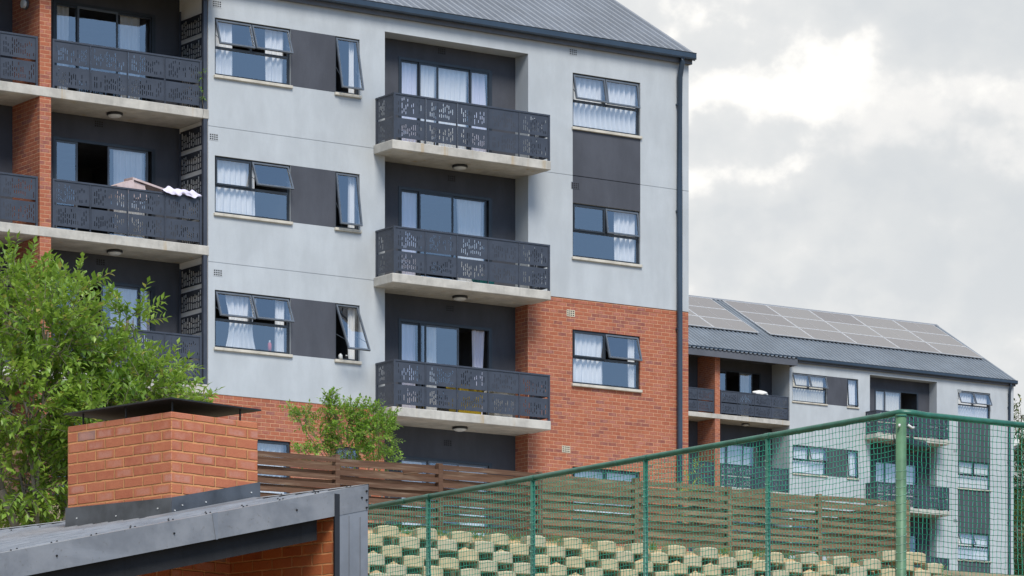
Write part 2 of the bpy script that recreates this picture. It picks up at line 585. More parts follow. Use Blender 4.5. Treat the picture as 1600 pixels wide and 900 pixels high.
# ---------------------------------------------------------------- building kit
def grid_wall(mb, u0, u1, w0, w1, holes, v=0.0, close=True):
    """front face of a wall with rectangular openings (ua,ub,wa,wb,depth,backed) and their reveals"""
    us = sorted(set([u0, u1] + [min(max(q, u0), u1) for h in holes for q in h[:2]]))
    ws = sorted(set([w0, w1] + [min(max(q, w0), w1) for h in holes for q in h[2:4]]))
    for a, b in zip(us, us[1:]):
        for c, d in zip(ws, ws[1:]):
            mu, mw = (a + b) / 2, (c + d) / 2
            if any(h[0] < mu < h[1] and h[2] < mw < h[3] for h in holes): continue
            mb.quad((a, v, c), (b, v, c), (b, v, d), (a, v, d))
    for h in holes:
        a, b, c, d, dep, backed = h
        if dep <= 0: continue
        y = v + dep
        mb.quad((a, v, c), (a, y, c), (a, y, d), (a, v, d))
        mb.quad((b, v, c), (b, v, d), (b, y, d), (b, y, c))
        mb.quad((a, v, d), (a, y, d), (b, y, d), (b, v, d))
        mb.quad((a, v, c), (b, v, c), (b, y, c), (a, y, c))
        if backed:
            mb.quad((a, y, c), (b, y, c), (b, y, d), (a, y, d))


def frame_bars(mb, w, h, t, y0, y1, x=0.0, z=0.0):
    mb.box(x, x + w, y0, y1, z, z + t)
    mb.box(x, x + w, y0, y1, z + h - t, z + h)
    mb.box(x, x + t, y0, y1, z + t, z + h - t)
    mb.box(x + w - t, x + w, y0, y1, z + t, z + h - t)


PANES = {}


def pane_mesh(w, h):
    k = (round(w, 3), round(h, 3))
    if k not in PANES:
        PANES[k] = MB().quad((0, 0, 0), (w, 0, 0), (w, 0, h), (0, 0, h)).mesh('pane', M['glass'])
    return PANES[k]


def sash(parent, x, ztop, w, h, ang, y=-.004):
    """top-hung opening light, hinged on its upper edge"""
    mb = MB()
    frame_bars(mb, w, h, .036, -.022, .018, 0, -h)
    s = mb.build('sash', M['alu_light'] if ang > 4 else M['alu'], parent, (x, y, ztop), (-R(ang), 0, 0))  # tilted sashes get a lighter copy of the charcoal aluminium
    off = Matrix.Rotation(-R(ang), 4, 'X') @ Vector((.03, 0, -h + .03))
    place('pane', pane_mesh(w - .06, h - .06), parent, Vector((x, y, ztop)) + off, (-R(ang), 0, 0))
    if ang > 8:
        st = MB()
        for xx in (.03, w - .03):
            a = Vector((xx, 0, -h * .55)); b = Matrix.Rotation(-R(ang), 4, 'X') @ Vector((xx, .012, -h * .8))
            st.tube([a + Vector((x, y + .03, ztop)), b + Vector((x, y, ztop))], .007, 5)
        st.build('stay', M['alu_light'], parent)
    return s


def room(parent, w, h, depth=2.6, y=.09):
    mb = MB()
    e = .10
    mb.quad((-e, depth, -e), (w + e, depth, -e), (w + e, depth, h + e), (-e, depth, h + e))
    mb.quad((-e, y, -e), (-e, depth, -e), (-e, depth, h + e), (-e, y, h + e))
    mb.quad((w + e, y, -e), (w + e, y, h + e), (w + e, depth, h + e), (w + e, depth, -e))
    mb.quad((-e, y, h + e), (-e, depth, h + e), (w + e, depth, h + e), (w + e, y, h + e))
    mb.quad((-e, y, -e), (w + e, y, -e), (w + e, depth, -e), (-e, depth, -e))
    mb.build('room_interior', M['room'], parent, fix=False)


def window_two(root, u, v, w, width, height, upper, angles, label=None):
    """two top-hung lights over one fixed pane"""
    t = .052
    y0, y1 = .055, .115
    mb = MB()
    frame_bars(mb, width, height, t, y0, y1)
    zt = height - upper
    mb.box(t, width - t, y0 - .004, y1, zt - t / 2, zt + t / 2)
    mx = width * .488
    mb.box(mx - t / 2, mx + t / 2, y0 - .002, y1, zt + t / 2, height - t)
    f = mb.build('window', M['alu'], root, (u, v, w))
    if label: f['label'] = label
    place('pane', pane_mesh(width - 2 * t, zt - 1.5 * t), f, (t, y0 + .02, t))
    for k, a in enumerate(angles):
        x0 = t * .75 if k == 0 else mx + t * .2
        x1 = mx - t * .2 if k == 0 else width - t * .75
        sash(f, x0, height - t * .75, x1 - x0, upper - t * .95, a, y0 - .012)
    sl = MB()
    sl.bbox(-.03, width + .03, -.055, y0 + .01, -.062, .0, .008)
    sl.build('sill', M['sill'], f)
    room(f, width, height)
    return f


def window_one(root, u, v, w, width, height, ang):
    t = .048
    y0, y1 = .055, .115
    mb = MB()
    frame_bars(mb, width, height, t, y0, y1)
    f = mb.build('window', M['alu'], root, (u, v, w))
    sash(f, t * .6, height - t * .6, width - t * 1.2, height - t * 1.6, ang, y0 - .012)
    MB().bbox(-.03, width + .03, -.055, y0 + .01, -.062, .0, .008).build('sill', M['sill'], f)
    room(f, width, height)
    return f


def sliding_door(root, u, v, w, width, height, lights):
    """lights: list of (x0, x1, kind) with kind 'pane' or 'open'"""
    t = .06
    mb = MB()
    mb.box(0, width, -.01, .06, height - t, height)
    mb.box(0, width, -.01, .06, 0, .04)
    mb.box(0, t, -.01, .06, .04, height - t)
    mb.box(width - t * 1.4, width, -.01, .06, .04, height - t)
    f = mb.build('sliding_door', M['alu'], root, (u, v, w))
    for i, (a, b, kind) in enumerate(lights):
        if kind == 'open': continue
        y = .0 if i % 2 else .024
        lf = MB()
        frame_bars(lf, b - a, height - t - .04, .045, y, y + .022, a, .04)
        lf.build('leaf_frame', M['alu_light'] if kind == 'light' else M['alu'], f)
        place('pane', pane_mesh(b - a - .08, height - t - .12), f, (a + .04, y + .01, .08))
    room(f, width, height - .02, 3.0, .08)
    return f


def air_brick(root, u, v, w, dark=False, wd=.225, hd=.15):
    mb = MB()
    nx, nz = 4, 3
    bx, bz = wd / (nx * 3 + 1), hd / (nz * 3 + 1)
    holes = []
    for i in range(nx):
        for k in range(nz):
            holes.append((bx * (1 + 3 * i), bx * (3 + 3 * i), bz * (1 + 3 * k), bz * (3 + 3 * k), .03, False))
    grid_wall(mb, 0, wd, 0, hd, holes, -.006)
    o = mb.build('air_vent', M['plaster_dark'] if dark == 1 else M['vent_frame'] if dark == 2 else M['plaster'], root, (u, v, w), fix=False)
    bk = MB().quad((0.005, -.0015, .005), (wd - .005, -.0015, .005), (wd - .005, -.0015, hd - .005), (.005, -.0015, hd - .005))
    bk.build('vent_shade', M['black'], o)  # black sheet painted in for the shade inside the holes
    return o


PANELS = {}


def panel_mesh(w, h, seed, big=False):
    """laser-cut steel sheet: vertical slots in staggered columns"""
    k = (round(w, 3), round(h, 3), seed, big)
    if k in PANELS: return PANELS[k]
    rr = random.Random(seed * 77 + 5)
    mb = MB()
    bd = .03 if big else .055; pitch = .078 if big else .049; sw = .047 if big else .0165
    n = int((w - 2 * bd) / pitch)
    x0 = (w - (n - 1) * pitch) / 2
    th = .004

    def sheet(xa, xb, za, zb):
        if zb - za < 1e-4: return
        mb.quad((xa, 0, za), (xb, 0, za), (xb, 0, zb), (xa, 0, zb))
        mb.quad((xa, th, za), (xa, th, zb), (xb, th, zb), (xb, th, za))
    edges = [0]
    for i in range(n):
        c = x0 + i * pitch
        edges += [c - sw / 2, c + sw / 2]
    edges.append(w)
    for i in range(0, len(edges), 2):
        sheet(edges[i], edges[i + 1], 0, h)
    for i in range(n):
        xa, xb = edges[2 * i + 1], edges[2 * i + 2]
        z = bd * rr.uniform(.7, 1.9)
        last = 0
        while z < h - bd:
            l = rr.choice((.07, .10, .13)) if big else rr.choice((.06, .08, .10, .12))
            if z + l > h - bd * .8: break
            if rr.random() < (1.0 if big else .80):
                sheet(xa, xb, last, z)
                for xx in (xa, xb):
                    mb.quad((xx, 0, z), (xx, th, z), (xx, th, z + l), (xx, 0, z + l))
                last = z + l
            z += l + (rr.uniform(.018, .03) if big else rr.uniform(.025, .055))
        sheet(xa, xb, last, h)
    mb.quad((0, 0, 0), (0, th, 0), (0, th, h), (0, 0, h))
    mb.quad((w, 0, 0), (w, th, 0), (w, th, h), (w, 0, h))
    me = mb.mesh('panel', M['steel_black'] if big else M['steel'], fix=False)
    PANELS[k] = me
    return me


def balustrade(root, u0, u1, v, w, n, side_v=None, near=True, seed=0, right_side=True):
    """railing along u at depth v, slab top at w; optional returns back to side_v"""
    mb = MB()
    H = 1.03
    L = u1 - u0
    pw = L / n
    mb.box(0, L, -.004, .05, H - .035, H)
    for i in range(n + 1):
        x = min(max(i * pw - .012, 0), L - .024)
        if i in (0, n):
            x = 0 if i == 0 else L - .045
            mb.box(x, x + .045, -.002, .045, .0, H - .035)
        else:
            mb.box(x, x + .022, .002, .04, .0, H - .035)
    D = 0
    if side_v is not None:
        D = side_v - v
        for x in ((.0, L - .045) if right_side else (.0,)):
            mb.box(x, x + .045, .05, D, H - .035, H)
            mb.box(x + .005, x + .04, D - .05, D, 0, H - .035)
    f = mb.build('balustrade', M['steel'], root, (u0, v, w))
    zz = ((.065, .43), (.54, .455))
    mg = MB()
    for i in range(n):
        for j, (z, h) in enumerate(zz):
            me = panel_mesh(pw - .034, h, (seed + i * 3 + j * 2) % 5)
            if near:
                place('panel', me, f, (i * pw + .022, .012, z))
            else:
                base = [(p.co.x + i * pw + .022, p.co.y + .012, p.co.z + z) for p in me.vertices]
                mg.add(base, [tuple(p.vertices) for p in me.polygons])
    if side_v is not None:
        for x in ((.02, L - .03) if right_side else (.02,)):
            for j, (z, h) in enumerate(zz):
                me = panel_mesh(D - .10, h, (seed + j) % 5)
                if near:
                    place('panel', me, f, (x, .05, z), (0, 0, R(90)))
                else:
                    base = [(x - p.co.y, p.co.x + .05, p.co.z + z) for p in me.vertices]
                    mg.add(base, [tuple(p.vertices) for p in me.polygons])
    if not near:
        mg.build('panel', M['steel'], f, fix=False)
    return f


def ceiling_light(root, u, v, w):
    mb = MB()
    n = 20
    prof = [(.0, 0), (.165, 0), (.175, -.02), (.170, -.05), (.15, -.055)]
    vs = []; fs = []
    for (r, z) in prof:
        for k in range(n):
            a = 2 * math.pi * k / n
            vs.append((r * math.cos(a), r * math.sin(a), z))
    for i in range(len(prof) - 1):
        for k in range(n):
            fs.append((i * n + k, i * n + (k + 1) % n, (i + 1) * n + (k + 1) % n, (i + 1) * n + k))
    mb.add(vs, fs)
    o = mb.build('ceiling_light', M['blackpaint_shade'], root, (u, v, w), smooth=True)
    mb = MB(); vs = []; fs = []
    prof = [(.15, -.05), (.14, -.075), (.10, -.095), (.05, -.105), (.002, -.108)]
    for (r, z) in prof:
        for k in range(n):
            a = 2 * math.pi * k / n
            vs.append((r * math.cos(a), r * math.sin(a), z))
    for i in range(len(prof) - 1):
        for k in range(n):
            fs.append((i * n + k, i * n + (k + 1) % n, (i + 1) * n + (k + 1) % n, (i + 1) * n + k))
    mb.add(vs, fs)
    mb.build('diffuser', M['lamp'], o, smooth=True)


def curtain(o, base, u, v, w, width, height, label, m='curtain', amp=.035, waves=None, flare=0.0, gather=0.0, lean=0.0):
    """one hanging cloth; flare widens the hem, lean shifts it, gather pulls the waist in"""
    rr = random.Random(int((u + 50) * 91 + w * 37))
    nx = max(14, int(width / .018)); nz = 10
    wv = waves or max(3, width / .14)
    ph = rr.uniform(0, 6)
    vs = []; fs = []
    for j in range(nz + 1):
        tz = j / nz                       # 0 at hem
        for i in range(nx + 1):
            tx = i / nx
            cx = (tx - .5) * width * (1 + flare * (1 - tz) - gather * math.sin(math.pi * min(1, tz * 1.1)))
            x = width / 2 + cx + lean * (1 - tz)
            y = amp * math.sin(ph + tx * wv * 6.28 + .8 * math.sin(tx * 9 + tz * 2)) * (1.2 - .5 * tz)
            vs.append((x, y, tz * height))
    for j in range(nz):
        for i in range(nx):
            a = j * (nx + 1) + i
            fs.append((a, a + 1, a + nx + 2, a + nx + 1))
    c = MB().add(vs, fs).build('curtain', M[m], None, site(u, v, w, o), (0, 0, TH), smooth=True, fix=False)
    return tag(c, label, 'curtain', base)


def corrugated(mb, u0, u1, va, wa, vb, wb, period=.232, h=.060):
    """ribbed sheet between the lines (va,wa) and (vb,wb)"""
    sl = math.atan2(wb - wa, vb - va)
    nv, nw = -math.sin(sl) * h, math.cos(sl) * h
    prof = []
    n = int((u1 - u0) / period)
    for i in range(n):
        x = u0 + i * period
        prof += [(x, 0), (x + period * .50, 0), (x + period * .62, 1), (x + period * .88, 1)]
    prof.append((u1, 0))
    vs = []
    for (x, k) in prof:
        vs.append((x, va + nv * k, wa + nw * k)); vs.append((x, vb + nv * k, wb + nw * k))
    mb.add(vs, [(2 * i, 2 * i + 2, 2 * i + 3, 2 * i + 1) for i in range(len(prof) - 1)])


def apartment(o, base, label, L, near):
    """one four-storey block; all coordinates (u, v, w) in the site grid, w measured from the camera"""
    root = thing('apartment_building', label, 'building', site(0, 0, base, o), TH)
    z = lambda w: w - base
    UL, UR = -7.82, 4.93
    RL, RR, RB = -3.37, .44, .51
    VB = 1.23
    ULL = -15.6
    top = L['wall_top']
    WH = 1.225
    A = [(-7.66, -5.77)] * 4
    B = [(-4.64, -4.02)] * 4
    Cc = [(1.66, 3.55)] * 4
    holesL, holesR = [], []
    for r, wt in enumerate(L['rows']):
        holesL.append((A[r][0], A[r][1], z(wt - WH), z(wt), .11, False))
        holesL.append((B[r][0], B[r][1], z(wt - WH), z(wt), .11, False))
        if r < L['accent_rows']:
            holesL.append((A[r][1], B[r][0], z(wt - WH), z(wt), 0, False))
        holesR.append((Cc[r][0], Cc[r][1], z(wt - WH), z(wt), .11, False))
    for (ra, rb) in L['accent_c']:
        a, b = L['rows'][ra] - WH - .062, L['rows'][rb]
        holesR.append((Cc[0][0], Cc[0][1], z(b), z(a), 0, False))
    # horizontal movement joints
    for wj in L['joints']:
        for lst, x0, x1 in ((holesL, UL, RL), (holesR, RR, UR)):
            segs = [(x0, x1)]
            for h in lst:
                if h[2] < z(wj) < h[3]:
                    segs = [s2 for s in segs for s2 in ((s[0], min(s[1], h[0])), (max(s[0], h[1]), s[1])) if s2[1] - s2[0] > .01]
            for s in segs:
                lst.append((s[0], s[1], z(wj) - .006, z(wj) + .006, .010, True))
    pl = MB(); br = MB()
    wl, wr = L['brick_l'], L['brick_r']
    clip = lambda hs, lo, hi: [(h[0], h[1], max(h[2], lo), min(h[3], hi), h[4], h[5]) for h in hs if h[3] > lo and h[2] < hi]
    G = -.6
    zl = z(wl) if wl else G
    zr = z(wr) if wr else G
    grid_wall(pl, UL, RL, zl, z(top), clip(holesL, zl, z(top)))
    grid_wall(pl, RR, UR, zr, z(top), clip(holesR, zr, z(top)))
    pl.quad((RL, 0, z(L['recess_top'])), (RR, 0, z(L['recess_top'])), (RR, 0, z(top)), (RL, 0, z(top)))
    # lower lip of the render where it oversails the brickwork
    if wl: pl.quad((UL, 0, zl), (RL, 0, zl), (RL, .014, zl), (UL, .014, zl))
    if wr: pl.quad((RR, 0, zr), (UR, 0, zr), (UR, .014, zr), (RR, .014, zr))
    # recess reveals
    pl.quad((RL, 0, zl), (RL, RB, zl), (RL, RB, z(L['recess_top'])), (RL, 0, z(L['recess_top'])))
    pl.quad((RR, 0, zr), (RR, 0, z(L['recess_top'])), (RR, RB, z(L['recess_top'])), (RR, RB, zr))
    pl.quad((RL, 0, z(L['recess_top'])), (RL, RB, z(L['recess_top'])), (RR, RB, z(L['recess_top'])), (RR, 0, z(L['recess_top'])))
    # left return beside the loggias, the gables and the rear
    MB().quad((UL, 0, G), (UL, 0, z(top)), (UL, VB, z(top)), (UL, VB, G)).build('reveal_wall', M['white_wall'] if L['screens'] else M['plaster'], root, fix=False)
    DP = 10.7
    rid = L['ridge']
    for x in (UR, -19.0):
        pl.add([(x, 0, zr if x == UR else G), (x, DP, zr if x == UR else G), (x, DP, z(top)), (x, DP / 2, z(rid) - .08), (x, 0, z(top))], [(0, 1, 2, 3, 4)])
    pl.quad((-19, DP, G), (UR, DP, G), (UR, DP, z(top)), (-19, DP, z(top)))
    pl.quad((-19, 0, G), (ULL, 0, G), (ULL, 0, z(top)), (-19, 0, z(top)))
    pl.quad((ULL, 0, G), (ULL, VB, G), (ULL, VB, z(top)), (ULL, 0, z(top)))
    pl.build('plaster_wall', M['plaster'], root, fix=False)
    if wl or wr:
        if wl: grid_wall(br, UL, RL, G, zl, clip(holesL, G, zl), .012)
        if wr:
            grid_wall(br, RR, UR, G, zr, clip(holesR, G, zr), .012)
            br.quad((RR, .012, G), (RR, RB, G), (RR, RB, zr), (RR, .012, zr))
            br.quad((UR - .012, .012, G), (UR - .012, DP - .01, G), (UR - .012, DP - .01, zr), (UR - .012, .012, zr))
        if wl: br.quad((RL, .012, G), (RL, RB, G), (RL, RB, zl), (RL, .012, zl))
        br.build('brick_wall', M['brick'], root, fix=False)
    # painted panels between openings
    for r in range(L['accent_rows']):
        wt = L['rows'][r]
        MB().box(A[r][1] + .001, B[r][0] - .001, -.003, .10, z(wt - WH) + .001, z(wt) - .001).build('accent_panel', M['plaster_dark'], root)
    for (ra, rb) in L['accent_c']:
        a, b = L['rows'][ra] - WH - .062, L['rows'][rb]
        ap = MB()
        js = [wj for wj in L['joints'] if b < wj < a]
        lo = b
        for wj in js + [None]:
            hi = a if wj is None else wj - .008
            ap.box(Cc[0][0] + .001, Cc[0][1] - .001, -.003, .10, z(lo) + .001, z(hi) - .001)
            if wj is not None:
                ap.box(Cc[0][0] + .001, Cc[0][1] - .001, .016, .10, z(wj) - .009, z(wj) + .009)
                lo = wj + .008
        ap.build('accent_panel', M['plaster_dark'], root)
    # dark back walls of recess and loggias, with door openings
    bw = MB()
    DW = (-2.69, -.20)
    dl = (-10.88, -8.42)
    dl2 = (-15.0, -12.6)
    hc = [(DW[0], DW[1], z(s), z(h), .09, False) for s, h in zip(L['slab_c'], L['door_c'])]
    hc = [h for h in hc]
    grid_wall(bw, RL, RR, G, z(L['recess_top']), hc, RB)
    bw.build('recess_wall', M['plaster_dark2'], root, fix=False)
    bw = MB()
    hl = [(dl[0], dl[1], z(s), z(h), .09, False) for s, h in zip(L['slab_l'], L['door_l'])]
    hl += [(dl2[0], dl2[1], z(s), z(h), .09, False) for s, h in zip(L['slab_l'], L['door_l'])]
    grid_wall(bw, ULL, UL, G, z(top), hl, VB)
    bw.build('loggia_wall', M['plaster_dark2'], root, fix=False)
    # slabs
    for r, s in enumerate(L['slab_c'][:3]):
        sb = MB().bbox(-3.665, .525, -.775, -.001, z(s) - .2, z(s), .012)
        sb.box(RL + .002, RR - .002, -.002, RB - .002, z(s) - .199, z(s) - .001)
        sb.build('balcony_slab', M['slab'], root)
        balustrade(root, -3.62, .512, -.755, z(s), 5, -.004, near, r * 2)
        ceiling_light(root, -1.45, -.08, z(s) - .2)
    sc = L['slab_l']
    for r, s in enumerate(sc[:3]):
        sb = MB().bbox(ULL, UL + .012, -.012, .3, z(s) - .2, z(s), .01)
        sb.box(ULL + .01, UL - .003, .28, VB - .002, z(s) - .199, z(s) - .001)
        sb.build('balcony_slab', M['slab'], root)
        balustrade(root, -11.53, -7.97 if L['screens'] else -7.86, .02, z(s), 4, None, near, r + 1)
        balustrade(root, -15.4, -11.87, .02, z(s), 4, None, near, r + 3)
        ceiling_light(root, -9.76, .58, z(s) - .2)
        # privacy screen at the right end
        if L['screens']:
            sf = MB()
            H = (sc[r - 1] - .2 - s) if r else (top - s - .25)
            sf.box(-7.935, -7.845, .0, .085, z(s), z(s) + H)
            sf.box(-7.93, -7.89, 1.03, 1.06, z(s), z(s) + H - .15)
            so = sf.build('privacy_screen', M['steel'], root)
            zz = .10
            k = 0
            while zz + .42 < H:
                place('screen_panel', panel_mesh(.94, .42, k % 5, True), so, (-7.905, .10, z(s) + zz), (0, 0, R(90)))
                zz += .515; k += 1
    # brick fin between the loggias
    fin = MB()
    for r, s in enumerate(sc):
        hi = (sc[r - 1] - .2) if r else top
        lo = s if r < 3 else base + G
        fin.box(-11.835, -11.575, .001, VB - .001, z(lo) + .001, z(hi) - .001)
    fin.build('brick_pillar', M['brick'], root)
    # canopy over the top loggias
    cp = MB()
    cw = L['eave'] - .10
    cp.box(-19, -7.79, -.52, -.49, z(cw) - .34, z(cw) - .06)
    cp.box(-7.83, -7.79, -.49, -.01, z(cw) - .335, z(cw) - .065)
    cp.box(-19, -7.79, -.485, VB, z(cw) - .10, z(cw) - .07)
    co_ = cp.build('canopy', M['fascia'], root)
    cs = MB()
    corrugated(cs, -19, -7.78, -.56, z(cw) - .05, .05, z(cw) + .0)
    cs.build('canopy_sheet', M['roof'] if near else M['roof_far'], co_)
    # roof
    ev, ew = -.18, L['eave'] - .03
    rv = DP / 2
    rf = MB()
    corrugated(rf, -19.2, UR + .03, ev, z(ew), rv, z(rid))
    corrugated(rf, -19.2, UR + .03, DP + .3, z(ew), rv, z(rid))
    ro = rf.build('roof', M['roof'] if near else M['roof_far'], root, fix=False)
    sl = math.atan2(rid - ew, rv - ev)
    # verge trim, folded over the edge
    vt = MB()
    for (a, b) in (((ev, ew), (rv, rid)), ((DP + .3, ew), (rv, rid))):
        x0, x1 = UR - .03, UR + .055
        vt.add([(x0, a[0], z(a[1]) + .045), (x1, a[0], z(a[1]) + .045), (x1, b[0], z(b[1]) + .045), (x0, b[0], z(b[1]) + .045),
                (x1, a[0], z(a[1]) - .13), (x1, b[0], z(b[1]) - .13), (x0, a[0], z(a[1]) - .13), (x0, b[0], z(b[1]) - .13)],
               [(0, 1, 2, 3), (1, 4, 5, 2), (4, 6, 7, 5), (6, 0, 3, 7), (0, 6, 4, 1)])
    vt.build('verge_trim', M['trim'], ro)
    rc = MB()
    rc.add([(-19.2, rv - .16, z(rid) - .035), (UR + .06, rv - .16, z(rid) - .035), (UR + .06, rv, z(rid) + .07), (-19.2, rv, z(rid) + .07),
            (-19.2, rv + .16, z(rid) - .035), (UR + .06, rv + .16, z(rid) - .035)], [(0, 1, 2, 3), (3, 2, 5, 4)])
    rc.build('ridge_cap', M['trim'], ro)
    # eaves: soffit, fascia, gutter
    fs = MB()
    fs.box(-7.70, UR + .03, -.10, -.003, z(L['eave']) - .225, z(L['eave']) - .02)
    fs.box(UR + .004, UR + .03, .0, DP, z(L['eave']) - .225, z(L['eave']) - .02)
    fs.build('fascia', M['fascia'], root)
    gt = MB()
    gx0, gx1 = -19.0, UR + .05
    ga, gb = -.235, -.105
    gz0, gz1 = z(L['eave']) - .135, z(L['eave']) + .015
    prof = [(gb, gz1), (gb, gz0), (ga + .015, gz0), (ga, gz0 + .03), (ga, gz1 - .02), (ga - .012, gz1), (ga + .004, gz1), (ga + .006, gz0 + .032), (gb - .008, gz0 + .008)]
    vs = [(x, p[0], p[1]) for x in (gx0, gx1) for p in prof]
    n = len(prof)
    gt.add(vs, [(i, i + 1, n + i + 1, n + i) for i in range(n - 1)])
    gt.add([(x, q[0], q[1]) for x in (gx1, ) for q in ((gb, gz1), (gb, gz0), (ga, gz0), (ga, gz1))], [(0, 1, 2, 3)])
    gt.build('gutter', M['gutter'], root, fix=False)
    # downpipe with swan neck and clips
    dp = MB()
    x = 4.62
    dp.tube([(x, -.175, gz0), (x, -.175, gz0 - .08), (x, -.16, gz0 - .14), (x, -.10, gz0 - .34), (x, -.075, gz0 - .42), (x, -.075, gz0 - 3.0),
             (x, -.075, gz0 - 6), (x, -.075, gz0 - 9), (x, -.075, -.2)], .064, 12)
    dpo = dp.build('downpipe', M['gutter'], root, smooth=True)
    cl = MB()
    for q in (1.05, 3.5, 6.2, 9.0):
        cl.box(x - .066, x + .066, -.085, .0, gz0 - q - .02, gz0 - q + .02)
    cl.build('pipe_clip', M['gutter'], dpo)
    # openings
    for r, wt in enumerate(L['rows']):
        window_two(root, A[r][0], 0, z(wt - WH), 1.89, WH, .62, L['a_ang'][r])
        window_one(root, B[r][0], 0, z(wt - WH), .62, WH, L['b_ang'][r])
        window_two(root, Cc[r][0], 0, z(wt - WH), 1.89, WH, .62, L['c_ang'][r])
    for r in range(len(L['door_c'])):
        s, h = L['slab_c'][r], L['door_c'][r]
        sliding_door(root, DW[0], RB, z(s), DW[1] - DW[0], h - s, L['lights_c'][r])
    for r in range(len(L['door_l'])):
        s, h = L['slab_l'][r], L['door_l'][r]
        sliding_door(root, dl[0], VB, z(s), dl[1] - dl[0], h - s, L['lights_l'][r])
        sliding_door(root, dl2[0], VB, z(s), dl2[1] - dl2[0], h - s, L['lights_l'][r])
    for (u, v, w, k) in L['vents']:
        air_brick(root, u, v, z(w), k)
    return root


P_, X_ = 'pane', 'open'
LM = dict(wall_top=21.02, eave=21.14, ridge=24.38, recess_top=20.60, brick_l=12.32, brick_r=15.23,
          rows=[20.335, 17.40, 14.54, 11.44], accent_rows=3, accent_c=[(0, 1)], joints=[18.01, 15.125],
          slab_c=[18.075, 15.18, 12.285, 9.30], door_c=[20.235, 17.37, 14.45, 11.425],
          slab_l=[18.35, 15.45, 12.50, 9.55], door_l=[20.52, 17.64, 14.70, 11.8], screens=True,
          a_ang=[(19, 21), (0, 24), (22, 25), (0, 0)], b_ang=[13, 10, 27, 0], c_ang=[(12, 9), (0, 8), (0, 17), (0, 0)],
          lights_c=[[(.06, .56, P_), (.54, 1.06, P_), (1.02, 1.94, P_), (1.90, 2.42, P_)],
                    [(.06, .56, P_), (.54, 1.46, P_), (1.42, 2.36, P_)],
                    [(.06, .58, P_), (.56, .74, P_), (.70, 1.62, 'light'), (1.6, 2.4, X_)],
                    [(.06, .80, 'light'), (.78, 1.60, 'light'), (1.58, 2.42, 'light')]],
          lights_l=[[(.06, .60, P_), (.58, 1.56, 'light'), (1.52, 2.4, P_)],
                    [(.06, .60, 'light'), (.60, 1.34, X_), (1.32, 2.30, 'light')],
                    [(.06, .62, 'light'), (.62, 1.16, X_), (1.16, 2.1, 'light'), (2.06, 2.42, P_)],
                    [(.06, .80, P_), (.78, 1.60, P_), (1.58, 2.42, P_)]],
          vents=[(1.56, 0, 20.72, 0), (1.62, -.004, 17.71, 1), (1.50, .012, 14.82, 2), (1.37, .012, 11.74, 2),
                 (-7.70, 0, 14.83, 0), (-7.80, 0, 17.71, 0), (-7.72, 0, 20.55, 0),
                 (-1.66, .51, 20.42, 1), (-1.40, .51, 17.62, 1), (-1.44, .51, 14.72, 1), (-1.50, .51, 11.72, 1),
                 (-9.90, 1.23, 17.95, 1), (-9.86, 1.23, 15.02, 1)])
LF = dict(LM)
LF.update(wall_top=26.36, eave=26.47, ridge=29.68, recess_top=26.08, brick_l=None, brick_r=None,
          rows=[25.82, 22.72, 19.55, 16.45], accent_rows=4, accent_c=[(0, 1), (1, 2), (2, 3)], joints=[],
          slab_c=[23.42, 20.30, 17.20, 14.15], door_c=[25.60, 22.48, 19.36, 16.2],
          slab_l=[23.72, 20.62, 17.50, 14.4], door_l=[25.86, 22.76, 19.66, 16.55], screens=False,
          a_ang=[(20, 20), (0, 14), (0, 10), (0, 0)], b_ang=[4, 4, 4, 4], c_ang=[(22, 24), (0, 0), (24, 0), (0, 0)],
          lights_c=[[(.06, .6, 'light'), (.58, 1.5, 'light'), (1.5, 2.4, X_)], [(.06, .6, P_), (.58, 1.5, P_), (1.46, 2.4, P_)],
                    [(.06, .9, X_), (.9, 1.7, P_), (1.66, 2.4, P_)], [(.06, 1.2, P_), (1.18, 2.4, P_)]],
          lights_l=[[(.06, .6, P_), (.6, 1.3, X_), (1.3, 2.0, 'light')], [(.06, .6, 'light'), (.58, 1.5, 'light'), (1.48, 2.4, P_)],
                    [(.06, 1.2, P_), (1.18, 2.4, P_)], [(.06, 1.2, P_), (1.18, 2.4, P_)]],
          vents=[(1.62, 0, 26.0 - .28, 0), (1.40, 0, 23.05, 0), (1.40, 0, 19.95, 0), (-1.4, .51, 22.9, 1)])
near_b = apartment(O1, 9.0, 'tall pale grey apartment block with orange brick lower walls and charcoal balconies', LM, True)
far_b = apartment(O2, 13.9, 'farther all-grey apartment block with solar panels on its roof', LF, False)

# wall light on the brick fin
wl = MB().tube([(-11.9, .55, 0), (-11.86, .55, 0)], .11, 14)
wlo = wl.build('wall_light', M['alu_light'], near_b, (0, 0, 20.15 - 9.0), smooth=False)
MB().tube([(-11.96, .55, 0), (-11.9, .55, 0)], .085, 14).build('diffuser', M['lamp'], wlo)

# ---------------------------------------------------------------- curtains (each hangs free, so each is a thing)
gC = 'curtains behind the windows of the nearer block'
z0 = [w - 1.225 + .03 for w in LM['rows']]
CH = 1.17


def cn(u, w, wd, label, h=CH, v=.165, **k):
    curtain(O1, gC, u, v, w, wd, h, label, **k)


